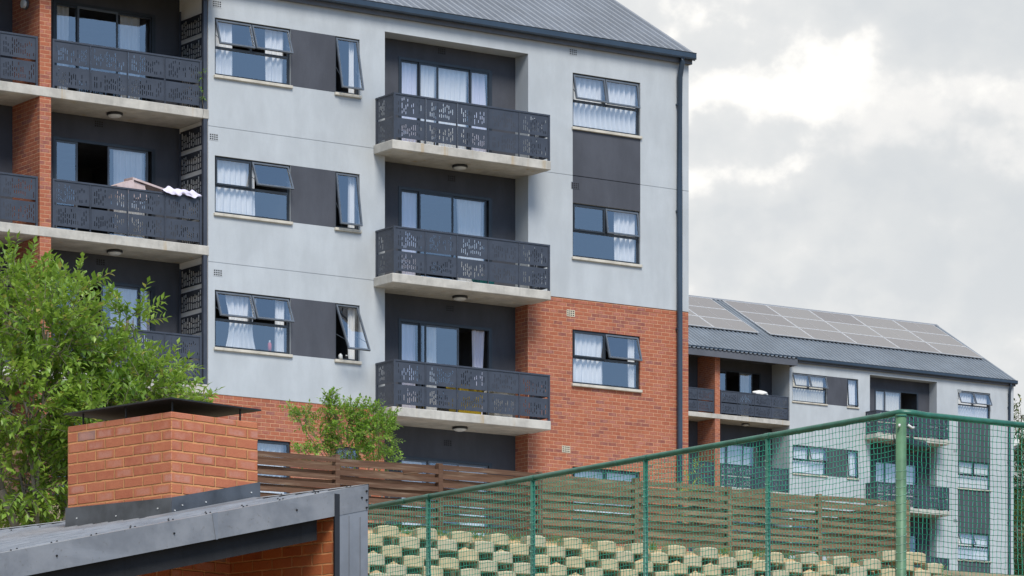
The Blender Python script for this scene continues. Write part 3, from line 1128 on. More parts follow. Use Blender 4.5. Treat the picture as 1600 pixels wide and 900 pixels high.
cn(-7.62, z0[0], .46, 'white curtain at the left of the topmost wide window by the screened balconies', lean=.03)
cn(-6.32, z0[0], .46, 'white curtain at the right of the topmost wide window by the screened balconies')
cn(-7.60, z0[1], 1.02, 'sheer white curtain drawn over the left half of the middle wide window', flare=.04, amp=.025)
cn(-7.32, z0[2], .80, 'gathered white curtain in the middle of the lowest grey-wall wide window', gather=.22, amp=.04)
cn(-6.06, z0[2], .24, 'narrow white curtain at the right of the lowest grey-wall wide window')
cn(-4.20, z0[0], .15, 'thin white curtain edge in the topmost narrow awning window')
cn(-4.20, z0[1], .15, 'thin white curtain edge in the middle narrow awning window')
cn(-4.22, z0[2], .16, 'thin white curtain edge behind the widely opened narrow window')
cn(1.72, z0[0], 1.80, 'white curtains fully drawn in the top window nearest the downpipe', amp=.045)
cn(2.93, z0[1], .56, 'white curtain at the right of the window under the charcoal panel', amp=.04)
cn(1.72, z0[2], .90, 'white curtain across the left half of the window in the brick wall', amp=.03)
cn(3.32, z0[2], .16, 'white curtain edge at the right of the window in the brick wall')
cn(1.72, z0[3], 1.8, 'white curtain in the ground-floor brick-wall window cut by the green rail')
cn(-7.6, z0[3], 1.75, 'pale curtain in the small ground-floor window beside the brick chimney')
sC = LM['slab_c']; hC = LM['door_c']
DV = .625


def cd(r, x, wd, label, **k):
    curtain(O1, gC, -2.69 + x, k.pop('v', DV), sC[r] + .04, wd, hC[r] - sC[r] - .1, label, **k)


cd(0, .06, .52, 'lilac-white curtain in the leftmost pane of the top central balcony door', m='curtain_lilac', lean=.02)
cd(0, .58, .46, 'white curtain in the second pane of the top central balcony door')
cd(0, 1.06, .84, 'white curtain in the wide third pane of the top central balcony door')
cd(0, 1.93, .42, 'leaning lilac curtain at the right of the top central balcony door', m='curtain_lilac', flare=.25, lean=.06)
cd(1, .06, .46, 'greyish curtain in the left pane of the middle central balcony door', m='curtain_lilac')
cd(1, 1.62, .72, 'white curtain in the right pane of the middle central balcony door', gather=.05, lean=.04)
cd(2, .07, .46, 'lilac-white curtain in the left pane of the lowest central balcony door', m='curtain_lilac', flare=.04)
cd(2, .72, .36, 'white curtain at the left of the sliding leaf behind the lowest slotted balcony')
cd(2, 2.04, .34, 'lilac curtain blowing in the open gap of the lowest balcony door', m='curtain_lilac', gather=.12, lean=-.02, flare=-.1)
cd(3, .1, .6, 'white curtain in the ground-floor door above the slatted fence, left side')
cd(3, 1.7, .64, 'white blind in the ground-floor door above the slatted fence, right side')
sL = LM['slab_l']; hL = LM['door_l']


def cl_(r, x, wd, label, **k):
    curtain(O1, gC, -10.88 + x, 1.345, sL[r] + .04, wd, hL[r] - sL[r] - .1, label, **k)


cl_(0, .1, .34, 'white curtain strip in the left pane of the uppermost loggia door')
cl_(0, 1.66, .5, 'white curtain in the right pane of the uppermost loggia door')
cl_(1, 1.52, .74, 'white curtain in the loggia door behind the lilac bedding', lean=.03)
cl_(2, 1.42, .64, 'white curtain in the loggia door just above the tree')
cl_(2, 2.1, .3, 'patterned grey curtain at the far right of the loggia door above the tree', m='curtain_lilac')
gF = 'curtains behind the windows of the farther block'
zf = [w - 1.225 + .03 for w in LF['rows']]
for (u, w, wd, m, lab) in ((-7.6, zf[0], 1.75, 'curtain_cream', 'cream curtain in the upper left window of the far solar-roofed block'),
                           (-7.6, zf[1], 1.75, 'curtain', 'white curtain in the far block window just above the weathered fence'),
                           (1.72, zf[0], 1.75, 'curtain', 'white curtain in the top right window of the far block above the green rail'),
                           (1.72, zf[1], 1.78, 'curtain_cream', 'cream curtain in the far block window between two charcoal panels'),
                           (1.72, zf[2], 1.78, 'curtain', 'white curtain in the lowest visible far block window with one tilted sash'),
                           (-4.6, zf[0], .5, 'curtain', 'pale curtain in the upper narrow window of the far block'),
                           (-4.6, zf[1], .5, 'curtain', 'pale curtain in the lower narrow window of the far block')):
    curtain(O2, gF, u, .165, w, wd, CH, lab, m)
for (u, v, r, wd, lab, col) in ((-2.62, .625, 0, 1.4, 'pale curtain in the top central balcony door of the far block', 'curtain_cream'),
                                (-2.62, .625, 1, 2.2, 'white curtain in the far balcony door behind the thick green corner post', 'curtain')):
    curtain(O2, gF, u, v, LF['slab_c'][r] + .04, wd, 2.08, lab, col)
curtain(O2, gF, -9.45, 1.345, LF['slab_l'][0] + .04, .45, 2.0, 'narrow cream curtain in the open door of the far block canopied loggia', 'curtain_cream')
curtain(O2, gF, -10.8, 1.345, LF['slab_l'][1] + .04, 1.9, 2.0, 'white curtain in the far block loggia door under the green rail', 'curtain')

# ---------------------------------------------------------------- solar panels
sl = math.atan2(29.62 - 26.45, 5.35 + .30)
mw, mh = 2.40, 1.30


def solar(u, row, label, group):
    d = 2.13 + .30
    s0 = 2.10 / math.cos(sl) + row * (mh + .03)
    v = -.30 + s0 * math.cos(sl); w = 26.45 + s0 * math.sin(sl)
    root = thing('solar_panel', label, 'solar panel', site(u, v, w, O2), TH, group)
    rot = (sl, 0, 0)
    fr = MB(); frame_bars_xy(fr, mw, mh, .024, .075, .115)
    fr.build('frame', M['solar_frame'], root, (0, 0, 0), rot)
    gl = MB().box(.023, mw - .023, .023, mh - .023, .08, .110)
    gl.build('module', M['solar'], root, (0, 0, 0), rot)
    md = MB().box(mw / 2 - .008, mw / 2 + .008, .03, mh - .03, .1101, .1125)
    md.build('busbar', M['solar_mid'], root, (0, 0, 0), rot)
    if row == 0:
        ft = MB()
        for xx in (.5, 1.9):
            ft.box(xx, xx + .05, .02, .08, .0, .075)
        ft.build('bracket', M['alu'], root, (0, 0, 0), rot)
    return root


def frame_bars_xy(mb, w, h, t, z0, z1):
    mb.box(0, w, 0, t, z0, z1); mb.box(0, w, h - t, h, z0, z1)
    mb.box(0, t, t, h - t, z0, z1); mb.box(w - t, w, t, h - t, z0, z1)


for row in range(3):
    for c in range(5):
        solar(-7.48 + c * (mw + .03), row, 'grey solar panel in the long array on the far ribbed roof', 'solar panels of the long roof array')
    for c in range(4):
        solar(-8.10 - (c + 1) * (mw + .03), row, 'grey solar panel in the short array emerging beside the near block', 'solar panels of the short roof array')

# ---------------------------------------------------------------- balcony belongings
b = thing('folded_mattress', 'beige folded board leaning on the loggia railing beside lilac bedding', 'mattress', site(-9.85, .30, 15.55), TH)
mb = MB()
mb.add([(0, 0, .75), (.45, .05, .95), (.45, .45, .98), (0, .40, .80), (0, 0, 1.02), (.42, .05, 1.20), (.42, .45, 1.22), (0, .40, 1.06)],
       [(0, 1, 5, 4), (1, 2, 6, 5), (2, 3, 7, 6), (3, 0, 4, 7), (4, 5, 6, 7), (0, 3, 2, 1)])
mb.build('box_section', M['beige'], b)
mb = MB()
mb.add([(.40, .06, 1.20), (1.18, .02, 1.03), (1.18, .40, 1.04), (.40, .44, 1.22), (.40, .06, 1.245), (1.18, .02, 1.07), (1.18, .40, 1.08), (.40, .44, 1.265)],
       [(0, 1, 5, 4), (1, 2, 6, 5), (2, 3, 7, 6), (3, 0, 4, 7), (4, 5, 6, 7), (0, 3, 2, 1)])
mb.build('folding_flap', M['beige'], b)
mb = MB()
mb.add([(.44, .1, .8), (.78, .08, .8), (.78, .3, .8), (.44, .3, .8), (.44, .1, 1.18), (.7, .08, 1.11), (.7, .3, 1.11), (.44, .3, 1.19)],
       [(0, 1, 5, 4), (1, 2, 6, 5), (2, 3, 7, 6), (3, 0, 4, 7), (4, 5, 6, 7)])
mb.build('inner_fold', M['beige'], b)


def lump(name, m, parent, loc, rad, seed, rotz=0, amp=.18, seg=14, ring=8):
    rr = random.Random(seed)
    ph = [rr.uniform(0, 6) for _ in range(6)]
    vs = []; fs = []
    for j in range(ring + 1):
        th = math.pi * j / ring
        for i in range(seg):
            a = 2 * math.pi * i / seg
            d = 1 + amp * (math.sin(3 * a + ph[0] + 2 * th) * .5 + math.sin(5 * a + ph[1]) * math.sin(3 * th + ph[2]) * .5)
            vs.append((rad[0] * d * math.sin(th) * math.cos(a), rad[1] * d * math.sin(th) * math.sin(a), rad[2] * d * math.cos(th)))
    for j in range(ring):
        for i in range(seg):
            fs.append((j * seg + i, j * seg + (i + 1) % seg, (j + 1) * seg + (i + 1) % seg, (j + 1) * seg + i))
    return MB().add(vs, fs).build(name, m, parent, loc, (0, 0, rotz), smooth=True)


def draped(name, m, loc, L_, drop_f, drop_b, seed):
    rr = random.Random(seed)
    ph = [rr.uniform(0, 6) for _ in range(8)]
    nx, ns = 40, 22
    vs = []
    for j in range(ns + 1):
        s_ = j / ns
        if s_ < .25: y, z_ = -.07, -drop_f * (1 - s_ / .25)
        elif s_ < .65:
            q = (s_ - .25) / .40
            y, z_ = -.07 + .20 * q, .10 * math.sin(math.pi * min(1, q * .8 + .12))
        else:
            q = (s_ - .65) / .35
            y, z_ = .13 + .03 * q, .05 - drop_b * q
        for i in range(nx + 1):
            x = i / nx
            w_ = math.sin(x * 17 + ph[0]) * .5 + math.sin(x * 31 + ph[1] + s_ * 5) * .35 + math.sin(x * 9 + ph[2] - s_ * 8) * .4
            edge = min(1, min(x, 1 - x) * 6)
            vs.append((x * L_ + .02 * math.sin(s_ * 9 + ph[3]), y + .025 * w_, z_ * (.35 + .65 * edge) + .038 * w_ * edge))
    fs = [(j * (nx + 1) + i, j * (nx + 1) + i + 1, (j + 1) * (nx + 1) + i + 1, (j + 1) * (nx + 1) + i) for j in range(ns) for i in range(nx)]
    return MB().add(vs, fs).build(name, m, None, loc, (0, 0, TH), smooth=True, fix=False)


d = draped('bedding', M['lilac'], site(-8.92, .03, 16.50), .90, .05, .25, 6)
tag(d, 'crumpled lilac bedding draped over the loggia railing to air', 'bedding')


def tub(u, v, w, sx, sy, h, m, label, cat, name):
    root = thing(name, label, cat, site(u, v, w), TH)
    mb = MB(); i = .85
    a = [(-sx * i, -sy * i, 0), (sx * i, -sy * i, 0), (sx * i, sy * i, 0), (-sx * i, sy * i, 0), (-sx, -sy, h), (sx, -sy, h), (sx, sy, h), (-sx, sy, h)]
    mb.add(a, [(0, 3, 2, 1), (0, 1, 5, 4), (1, 2, 6, 5), (2, 3, 7, 6), (3, 0, 4, 7)])
    mb.build('body', m, root)
    mb = MB()
    mb.bbox(-sx * 1.05, sx * 1.05, -sy * 1.05, sy * 1.05, h - .03, h + .03, .008)
    mb.build('lid', m, root)


tub(-1.55, -.45, 12.285, .36, .2, .62, M['yellow'], 'yellow plastic tub behind the lowest slotted balcony railing', 'tub', 'storage_tub')
tub(-.62, -.42, 12.285, .28, .18, .58, M['white'], 'white plastic tub right of the yellow one behind the lowest slotted railing', 'tub', 'storage_tub')
tub(-1.05, -.42, 15.18, .2, .16, .16, M['teal'], 'teal plastic basin on the floor of the middle central balcony', 'basin', 'basin')


def bottle(u, v, w, m, label, h=.22, r=.035):
    root = thing('bottle', label, 'bottle', site(u, v, w), TH)
    MB().tube([(0, 0, 0), (0, 0, h * .65), (0, 0, h * .75), (0, 0, h * .8)], r, 10, r * .8).build('body', m, root, smooth=True)
    MB().tube([(0, 0, h * .8), (0, 0, h)], r * .45, 8).build('cap', M['white'], root)


bottle(-6.22, .14, 13.345, M['pink'], 'pink bottle standing inside the lowest grey-wall wide window', .26, .045)
bottle(-4.50, .02, 13.335, M['white'], 'small white bottle on the sill of the widely opened narrow window', .12, .05)
bottle(-4.28, .13, 13.335, M['black'], 'small black bottle on the sill of the widely opened narrow window', .12, .05)
t_ = lump('towel', M['white'], None, site(-9.3, .10, 24.80, O2), (.38, .09, .10), 9, TH, .35, 22, 8)
tag(t_, 'white towel bundled on the top loggia railing of the far block', 'towel')

# ---------------------------------------------------------------- slatted timber fence
def slat_fence(u0, n, bay, v, wtop, nb):
    root = thing('slat_fence', 'long brown timber fence of woven horizontal slats above the block wall', 'fence', site(u0, v, 8.7), TH)
    rr = random.Random(8)
    wt = wtop - 8.7
    for i in range(n + 1):
        x = i * bay
        h = wt + .02
        MB().bbox(x - .05, x + .05, -.085, .05, -.3, h + .0045 * x + (.0 if i % 3 else .02), .006).build('post', M['wood'] if i < 9 else M['wood_grey'], root)
    for i in range(n):
        mb = MB()
        hb, pit = .096, .0850
        for k in range(nb):
            side = -1 if (k + i) % 2 else 1
            x0, x1 = i * bay, (i + 1) * bay
            zc = wt - .055 - k * pit
            t1, t2 = rr.uniform(-.010, .010), rr.uniform(-.010, .010)
            bow = rr.uniform(-.022, .018)
            sy = side * .034
            m = 8
            # boards weave: nailed to alternate faces of the posts
            vs = []
            for q in range(m + 1):
                tq = q / m
                xx = x0 + .004 + (x1 - x0 - .008) * tq
                e = math.sin(math.pi * tq)
                zz = zc + t1 * (1 - tq) + t2 * tq + bow * e + .0045 * xx
                yy = sy + side * .020 * e + side * (.028 if side < 0 else .05)
                hh = hb / 2 * (1 + rr.uniform(-.03, .03))
                vs += [(xx, yy - .011, zz - hh), (xx, yy + .011, zz - hh), (xx, yy + .011, zz + hh), (xx, yy - .011, zz + hh)]
            fs = [(0, 1, 2, 3), (m * 4 + 3, m * 4 + 2, m * 4 + 1, m * 4)]
            for q in range(m):
                for e in range(4):
                    fs.append((q * 4 + e, (q + 1) * 4 + e, (q + 1) * 4 + (e + 1) % 4, q * 4 + (e + 1) % 4))
            mb.add(vs, fs)
        mb.build('slat_panel', M['wood'] if i < 8 else M['wood_grey'], root)
    # short return behind the corner post
    xr = n * bay
    mb = MB()
    for k in range(nb):
        zc = wt - .055 - k * .0835
        mb.bbox(xr + .056 + .012 * (k % 2), xr + .078 + .012 * (k % 2), -.06, 2.2, zc - .05 + .0045 * xr, zc + .05 + .0045 * xr, .004)
    mb.build('slat_panel', M['wood'], root)
    MB().bbox(xr + .0, xr + .11, 2.2, 2.31, -.3, wt + .08, .006).build('post', M['wood'], root)
    return root


bay = 2.387
slat_fence(4.72 - 12 * bay, 12, bay, -8.0, 9.93, 15)
lb = thing('loose_board', 'loose tilted board stub sticking up behind the slatted fence by the grey recess', 'board', site(-7.55, -7.9, 9.75), TH)
MB().bbox(.35, .44, -.03, .03, .0, .30, .006).build('stub', M['wood'], lb)
MB().bbox(-.45, .36, -.02, .02, -.04, .05, .006).build('plank', M['wood'], lb, (0, .0, .13), (0, -R(9), 0))
lb2 = thing('loose_board', 'loose board propped across the top of the fence by the far loggia', 'board', site(-.2, -7.9, 9.85), TH)
MB().bbox(0, 1.25, -.015, .015, 0, .10, .004).build('plank', M['wood_grey'], lb2, (0, 0, .05), (0, -R(5), 0))
MB().bbox(1.16, 1.25, -.03, -.016, .0, .14, .004).build('stub', M['wood_grey'], lb2, (0, 0, .1), (0, 0, 0))

# ---------------------------------------------------------------- retaining wall of hollow blocks
rw = thing('retaining_wall', 'stepped retaining wall of pale hollow concrete blocks below the slatted fence', 'wall', site(0, -9.2, 7.0), TH)


def block_mesh(seed):
    rr = random.Random(seed)
    wd, dp, h = .445, .30, .205
    n = 8
    mb = MB()
    ring = []
    for i in range(n + 1):
        t_ = i / n
        x = (t_ - .5) * wd
        y = -.075 * (1 - (2 * t_ - 1) ** 2)
        ring.append((x, y))
    ring += [(wd / 2 - .05, dp), (-wd / 2 + .05, dp)]
    m = len(ring)
    lv = [(0, .012), (.012, 0), (h - .02, 0), (h, .02)]
    vs = []
    for zz, ins in lv:
        for (x, y) in ring:
            arch = .018 * max(0, 1 - (2 * x / wd) ** 2) * (zz / h) ** 3
            vs.append((x * (1 - ins * 2) + rr.uniform(-.004, .004), y + ins * (1 if y < .1 else -1), zz + arch - .012 + rr.uniform(-.006, .006)))
    fs = []
    for j in range(len(lv) - 1):
        for i in range(m):
            fs.append((j * m + i, j * m + (i + 1) % m, (j + 1) * m + (i + 1) % m, (j + 1) * m + i))
    fs.append(tuple(range(m))[::-1]); fs.append(tuple(range((len(lv) - 1) * m, len(lv) * m)))
    mb.add(vs, fs)
    return mb.mesh('block', M['block'])


bms = [block_mesh(i) for i in range(5)]
rr = random.Random(21)
PITCH = .855
RH = .188
EXTRA = []
top0 = 8.55
nblk = 0
for row in range(7):
    for i in range(-2, 18):
        u = 4.55 - .43 * (row % 2) - i * PITCH
        if u > 4.7 or u < -11.2: continue
        wz = top0 - 7.0 - RH - row * RH + .006 * (u + 9) + rr.uniform(-.012, .012)
        y = -.060 * row + rr.uniform(-.025, .025)
        if i < 0: continue
        rz = rr.uniform(-.09, .09); u += rr.uniform(-.03, .03)
        place('block', bms[rr.randrange(5)], rw, (u, y, wz), (rr.uniform(-.02, .02), rr.uniform(-.02, .02), rz))
        nblk += 1
        # earth spilling from the hollow of each block
# blocks stacked one higher at the right end
for u, k in ((3.35, 0), (4.05, 0), (3.9, 1)):
    place('block', bms[rr.randrange(5)], rw, (u, .02, top0 - 7.0 + .08 - .0 + k * .0), (0, 0, rr.uniform(-.1, .1)))
sb = MB()
n = 60
vs = []
for i in range(n + 1):
    u = -14 + (4.75 + 14) * i / n
    for (y, zz) in ((-.12, -.5), (.24, .9), (.34, 1.40 + .006 * (u + 9)), (.42, 1.50 + .006 * (u + 9)), (1.6, 1.72)):
        vs.append((u, y + rr.uniform(-.02, .02), zz + rr.uniform(-.02, .02)))
sb.add(vs, [(i * 5 + j, i * 5 + j + 1, (i + 1) * 5 + j + 1, (i + 1) * 5 + j) for i in range(n) for j in range(4)])
sb.build('soil_fill', M['soil'], rw)
# darker cavity backs between the blocks come from real hollows; small spills of soil in front
sp = MB()
for row in range(6):
    for i in range(0, 18):
        if rr.random() < .38:
            u = 4.55 - .43 * (row % 2) - i * PITCH + PITCH / 2
            if u < -11 or u > 4.4: continue
            wz = top0 - 7.0 - RH - row * RH + .006 * (u + 9)
            y = -.055 * row
            k = 7
            vs = [(u, y + .02, wz + .09)]
            for q in range(k):
                a = math.pi + math.pi * q / (k - 1)
                vs.append((u + .17 * math.cos(a), y + .04 + .12 * math.sin(a) * rr.uniform(.7, 1), wz + rr.uniform(-.0, .02)))
            sp.add(vs, [(0, q + 1, q + 2) for q in range(k - 1)])
sp.build('soil_spill', M['soil'], rw)


# ---------------------------------------------------------------- vegetation
def leaf_arrays():
    return [], []


def add_leaf(vs, fs, p, d, nrm, L_, Wd):
    """folded lance-shaped leaf"""
    s = d.cross(nrm)
    if s.length < 1e-4: return
    s.normalize()
    n_ = s.cross(d).normalized()
    n0 = len(vs)
    mid = p + d * (L_ * .45)
    vs += [tuple(p), tuple(mid + s * (Wd / 2) + n_ * (Wd * .16)), tuple(p + d * L_ - n_ * (L_ * .10)), tuple(mid - s * (Wd / 2) + n_ * (Wd * .16)), tuple(mid)]
    fs += [(n0, n0 + 1, n0 + 4), (n0 + 1, n0 + 2, n0 + 4), (n0, n0 + 4, n0 + 3), (n0 + 4, n0 + 2, n0 + 3)]


def spray(vs, fs, rr, p, d, length, ll, lw, step=.034, tw=None):
    d = d.normalized()
    side = d.cross(Vector((rr.uniform(-1, 1), rr.uniform(-1, 1), rr.uniform(-.2, 1))))
    if side.length < 1e-3: return
    side.normalize()
    n = max(3, int(length / step))
    pts = []
    droop = rr.uniform(-.15, .35)
    for i in range(n + 1):
        t_ = i / n
        q = p + d * (length * t_) + Vector((0, 0, -droop * length * t_ * t_ * .5))
        pts.append(q)
        k = 1 if i % 2 else -1
        ld = (d * .75 + side * k * .95 + Vector((rr.uniform(-.3, .3), rr.uniform(-.3, .3), rr.uniform(-.30, .40)))).normalized()
        if i == n: ld = d
        up = Vector((rr.uniform(-.4, .4), rr.uniform(-.4, .4), 1))
        add_leaf(vs, fs, q, ld, up, ll * rr.uniform(.7, 1.15), lw * rr.uniform(.8, 1.15))
    if tw is not None:
        tw.tube([pts[0], pts[n // 2], pts[-1]], .005, 3, .002, cap=False)


def rand_dir(rr):
    while True:
        v = Vector((rr.uniform(-1, 1), rr.uniform(-1, 1), rr.uniform(-1, 1)))
        if .1 < v.length < 1: return v.normalized()


def make_tree(name, label, cat, base, trunk_r, height, lobes, leafm, ll, lw, seed, stems=1, group=None, sp_len=(.22, .42), shell=.55, step=.034, fork=.35):
    """lobes: (dx, dy, z above base, radius xyz, number of sprays)"""
    rr = random.Random(seed)
    root = thing(name, label, cat, base, 0, group)
    tr = MB(); tw = MB()
    vs, fs = [], []
    tops = []
    for s in range(stems):
        a = 6.28 * s / stems + rr.uniform(0, 1)
        lean = .0 if stems == 1 else .16
        p0 = Vector((math.cos(a) * trunk_r * .8 * (stems > 1), math.sin(a) * trunk_r * .8 * (stems > 1), -.25))
        p1 = p0 + Vector((math.cos(a) * lean * height * fork, math.sin(a) * lean * height * fork, height * fork))
        p2 = p1 + Vector((rr.uniform(-.12, .12) * height, rr.uniform(-.12, .12) * height, height * .25))
        tr.tube([p0, (p0 + p1) / 2 + Vector((rr.uniform(-.05, .05), rr.uniform(-.05, .05), 0)), p1, p2], trunk_r, 9, trunk_r * .5)
        tops.append((p1, p2))
    for (dx, dy, z, rad, ns) in lobes:
        c = Vector((dx, dy, z))
        st = min(tops, key=lambda q: (q[1] - c).length)
        a0 = st[1] if rr.random() < .6 and st[1].z < c.z + .2 else st[0]
        mid = (a0 + c) / 2 + Vector((rr.uniform(-.15, .15), rr.uniform(-.15, .15), -.12 * (c - a0).length))
        r0 = trunk_r * .36
        tr.tube([a0, mid, c], r0, 7, r0 * .4)
        nb = max(4, ns // 9)
        subs = []
        for k in range(nb):
            e = rand_dir(rr)
            e = Vector((e.x * rad[0], e.y * rad[1], e.z * rad[2])) * rr.uniform(.45, .95)
            q = c + e
            b0 = c + (mid - c) * rr.uniform(0, .4)
            tr.tube([b0, (b0 + q) / 2 + Vector((rr.uniform(-.06, .06), rr.uniform(-.06, .06), rr.uniform(-.1, .02))), q], r0 * .3, 4, r0 * .1, cap=False)
            subs.append(q)
        for k in range(ns):
            e = rand_dir(rr)
            rf_ = shell + (1 - shell) * rr.random() ** .6
            bump_ = 1 + .18 * math.sin(e.x * 5 + seed) * math.cos(e.z * 6 + dx * 3)
            p = c + Vector((e.x * rad[0], e.y * rad[1], e.z * rad[2])) * rf_ * bump_
            q = min(subs, key=lambda s_: (s_ - p).length)
            p = p.lerp(q, rr.uniform(.0, .35))
            d_ = (e * .8 + (p - q) * .6 + Vector((rr.uniform(-.5, .5), rr.uniform(-.5, .5), rr.uniform(-.1, .7)))).normalized()
            spray(vs, fs, rr, p, d_, rr.uniform(*sp_len), ll, lw, step, tw)
    tr.build('trunk', M['bark'], root, smooth=True)
    if tw.v and len(fs) > 4000:
        tw.build('twigs', M['bark'], root, fix=False)
    MB().add(vs, fs).build('crown', M[leafm], root, fix=False)
    return root


# big tree at the left edge, in front of the near block
tb = Vector((-5.7, 48.0, 0)); tb.z = 2.3
TB = tb.z


def tl(px, py, Y=48.0, dy=0):
    return ((px - 800) / 6300 * (Y + dy) - tb.x, dy, (1520 - py) / 6300 * (Y + dy) - TB)


lob = []
for (px, py, dy, r, n_) in ((20, 440, .3, (.62, .6, .50), 95), (75, 500, -.5, (.62, .6, .55), 110), (-40, 520, -.2, (.8, .8, .7), 70),
                            (120, 570, .1, (.62, .6, .50), 110), (40, 610, -.6, (.75, .7, .60), 130), (185, 560, .3, (.42, .5, .36), 62),
                            (200, 480, .5, (.22, .25, .13), 15), (230, 600, -.1, (.50, .5, .33), 72), (285, 615, .2, (.28, .35, .16), 26),
                            (150, 650, -.5, (.62, .6, .45), 95), (30, 720, -.4, (.70, .7, .60), 110), (95, 760, .2, (.60, .6, .55), 80),
                            (-60, 680, .2, (.9, .9, .9), 60), (60, 830, .2, (.9, .8, .6), 90), (-30, 430, .6, (.55, .6, .40), 40),
                            (100, 445, .7, (.34, .4, .22), 26), (160, 700, .8, (.7, .6, .5), 60), (262, 565, .6, (.16, .2, .14), 7)):
    x, y, z_ = tl(px, py + 18, 48.0, dy)
    lob.append((x, y, z_, r, n_))
make_tree('leafy_tree', 'leafy bright green tree hiding the lower loggias at the left edge', 'tree', tb, .10, 5.2, [(a, b, c, tuple(q * .86 for q in r), int(n * 1.35)) for a, b, c, r, n in lob], 'leaf', .108, .056, 5, 3, fork=.45, step=.03)

# shrub behind the slatted fence
sb_ = site(-6.3, -4.4, 8.9)


def sl_(px, py, dy=0):
    Y = sb_.y + dy
    return ((px - 800) / 6300 * Y - sb_.x, dy, (1520 - py) / 6300 * Y - sb_.z)


lob = []
for (px, py, dy, r, n_) in ((540, 660, 0, (.42, .4, .36), 58), (575, 655, .2, (.36, .36, .30), 46), (592, 680, -.2, (.30, .3, .36), 42), (520, 640, .1, (.17, .2, .24), 16),
                            (475, 655, 0, (.20, .2, .18), 16), (455, 641, .1, (.10, .12, .06), 5), (500, 685, -.1, (.17, .2, .18), 15), (545, 700, .1, (.40, .36, .26), 46),
                            (608, 655, 0, (.12, .15, .12), 9), (516, 622, 0, (.04, .05, .13), 5), (553, 638, 0, (.08, .1, .12), 7), (600, 718, .1, (.26, .2, .12), 16),
                            (480, 708, -.1, (.22, .2, .10), 12)):
    x, y, z_ = sl_(px, py, dy)
    lob.append((x, y, z_, r, n_))
make_tree('shrub', 'bright green airy shrub rising behind the slatted fence by the brick wall', 'shrub', sb_, .035, 1.6, [(a, b, c, r, int(n * 2.9)) for a, b, c, r, n in lob], 'leaf_shrub', .082, .048, 12, 3,
          sp_len=(.12, .24), step=.026, fork=.5)
pb = site(3.55, -2.0, 9.1)
lob = [(0, 0, 1.75, (.22, .2, .34), 26), (-.2, .05, 1.4, (.2, .2, .3), 18), (.1, 0, 2.15, (.1, .1, .2), 8)]
make_tree('young_plant', 'yellow-green young plant at the foot of the downpipe', 'plant', pb, .02, 1.2, lob, 'leaf_yellow', .07, .03, 31, 1, sp_len=(.14, .26), step=.03, fork=.6)
pb = site(4.72, -9.25, 8.25)
lob = [(0, 0, .18, (.10, .1, .12), 10), (.03, -.02, .05, (.09, .1, .08), 7)]
make_tree('young_plant', 'small bright green weed at the right end of the block wall', 'plant', pb, .008, .15, lob, 'leaf_yellow', .05, .025, 33, 1, sp_len=(.07, .12), step=.02, fork=.5)
pb = site(-7.98, -.02, 18.36)
lob = [(0, 0, .72, (.03, .03, .10), 5), (.02, -.02, .30, (.04, .04, .08), 5)]
make_tree('climbing_plant', 'few small green vine leaves at the end of the uppermost loggia railing', 'plant', pb, .006, .6, lob, 'leaf_shrub', .06, .035, 35, 1, sp_len=(.05, .09), step=.03, fork=.7)

# trees and a pale house far right, beyond the farther block
rt = random.Random(4)
for i, (X, Y, z_, hgt, lab) in enumerate(((25.9, 205, 14.2, 15.2, 'dark tree whose crown shows just right of the far roof corner'),
                                          (28.6, 212, 14.2, 13.6, 'dark tree at the right picture edge beyond the far block'),
                                          (25.4, 198, 14.2, 8.5, 'low green tree glimpsed between the far block and the pale house'),)):
    lob = []
    for k in range(9):
        a = rt.uniform(0, 6.28); q = rt.uniform(.2, 1)
        zz = hgt * rt.uniform(.42, .90)
        lob.append((math.cos(a) * q * 2.0, math.sin(a) * q * 2.0, zz, (1.4, 1.4, 1.1), 150))
    lob.append((0, 0, hgt * .93, (.9, .9, .8), 60))
    make_tree('tree', lab, 'tree', Vector((X, Y, z_)), .22, hgt, lob, 'leaf_dark', .22, .11, 40 + i, 1, group='trees beyond the far block', sp_len=(.4, .8), step=.09)
hs = thing('house', 'pale plastered house wall at the right edge beyond the net', 'house', (31.8, 214, 14.2), TH)
mb = MB(); mb.add([(-5.0, -4, 0), (5.0, -4, 0), (5.0, 4, 0), (-5.0, 4, 0), (-5, -4, 12.2), (5, -4, 12.2), (5, 4, 12.2), (-5, 4, 12.2), (-5, 0, 14.0), (5, 0, 14.0)],
                  [(0, 1, 5, 4), (1, 2, 6, 9, 5), (2, 3, 7, 6), (3, 0, 4, 8, 7)])
mb.build('wall', M['white'], hs)
mb = MB(); mb.add([(-5.3, -4.4, 12.1), (5.3, -4.4, 12.1), (5.3, 0, 14.15), (-5.3, 0, 14.15), (-5.3, 4.4, 12.1), (5.3, 4.4, 12.1),
                   (-5.3, -4.4, 12.25), (5.3, -4.4, 12.25), (5.3, 0, 14.3), (-5.3, 0, 14.3), (-5.3, 4.4, 12.25), (5.3, 4.4, 12.25)],
                  [(0, 1, 2, 3), (3, 2, 5, 4), (6, 7, 8, 9), (9, 8, 11, 10), (0, 1, 7, 6), (0, 3, 9, 6), (3, 4, 10, 9), (1, 2, 8, 7), (2, 5, 11, 8)])
mb.build('roof', M['roof_far'], hs)
pr = MB(); pr.box(-6.0, -4.9, -3.6, -.2, 7.0, 7.25)
pr.build('porch_roof', M['pink'], hs)

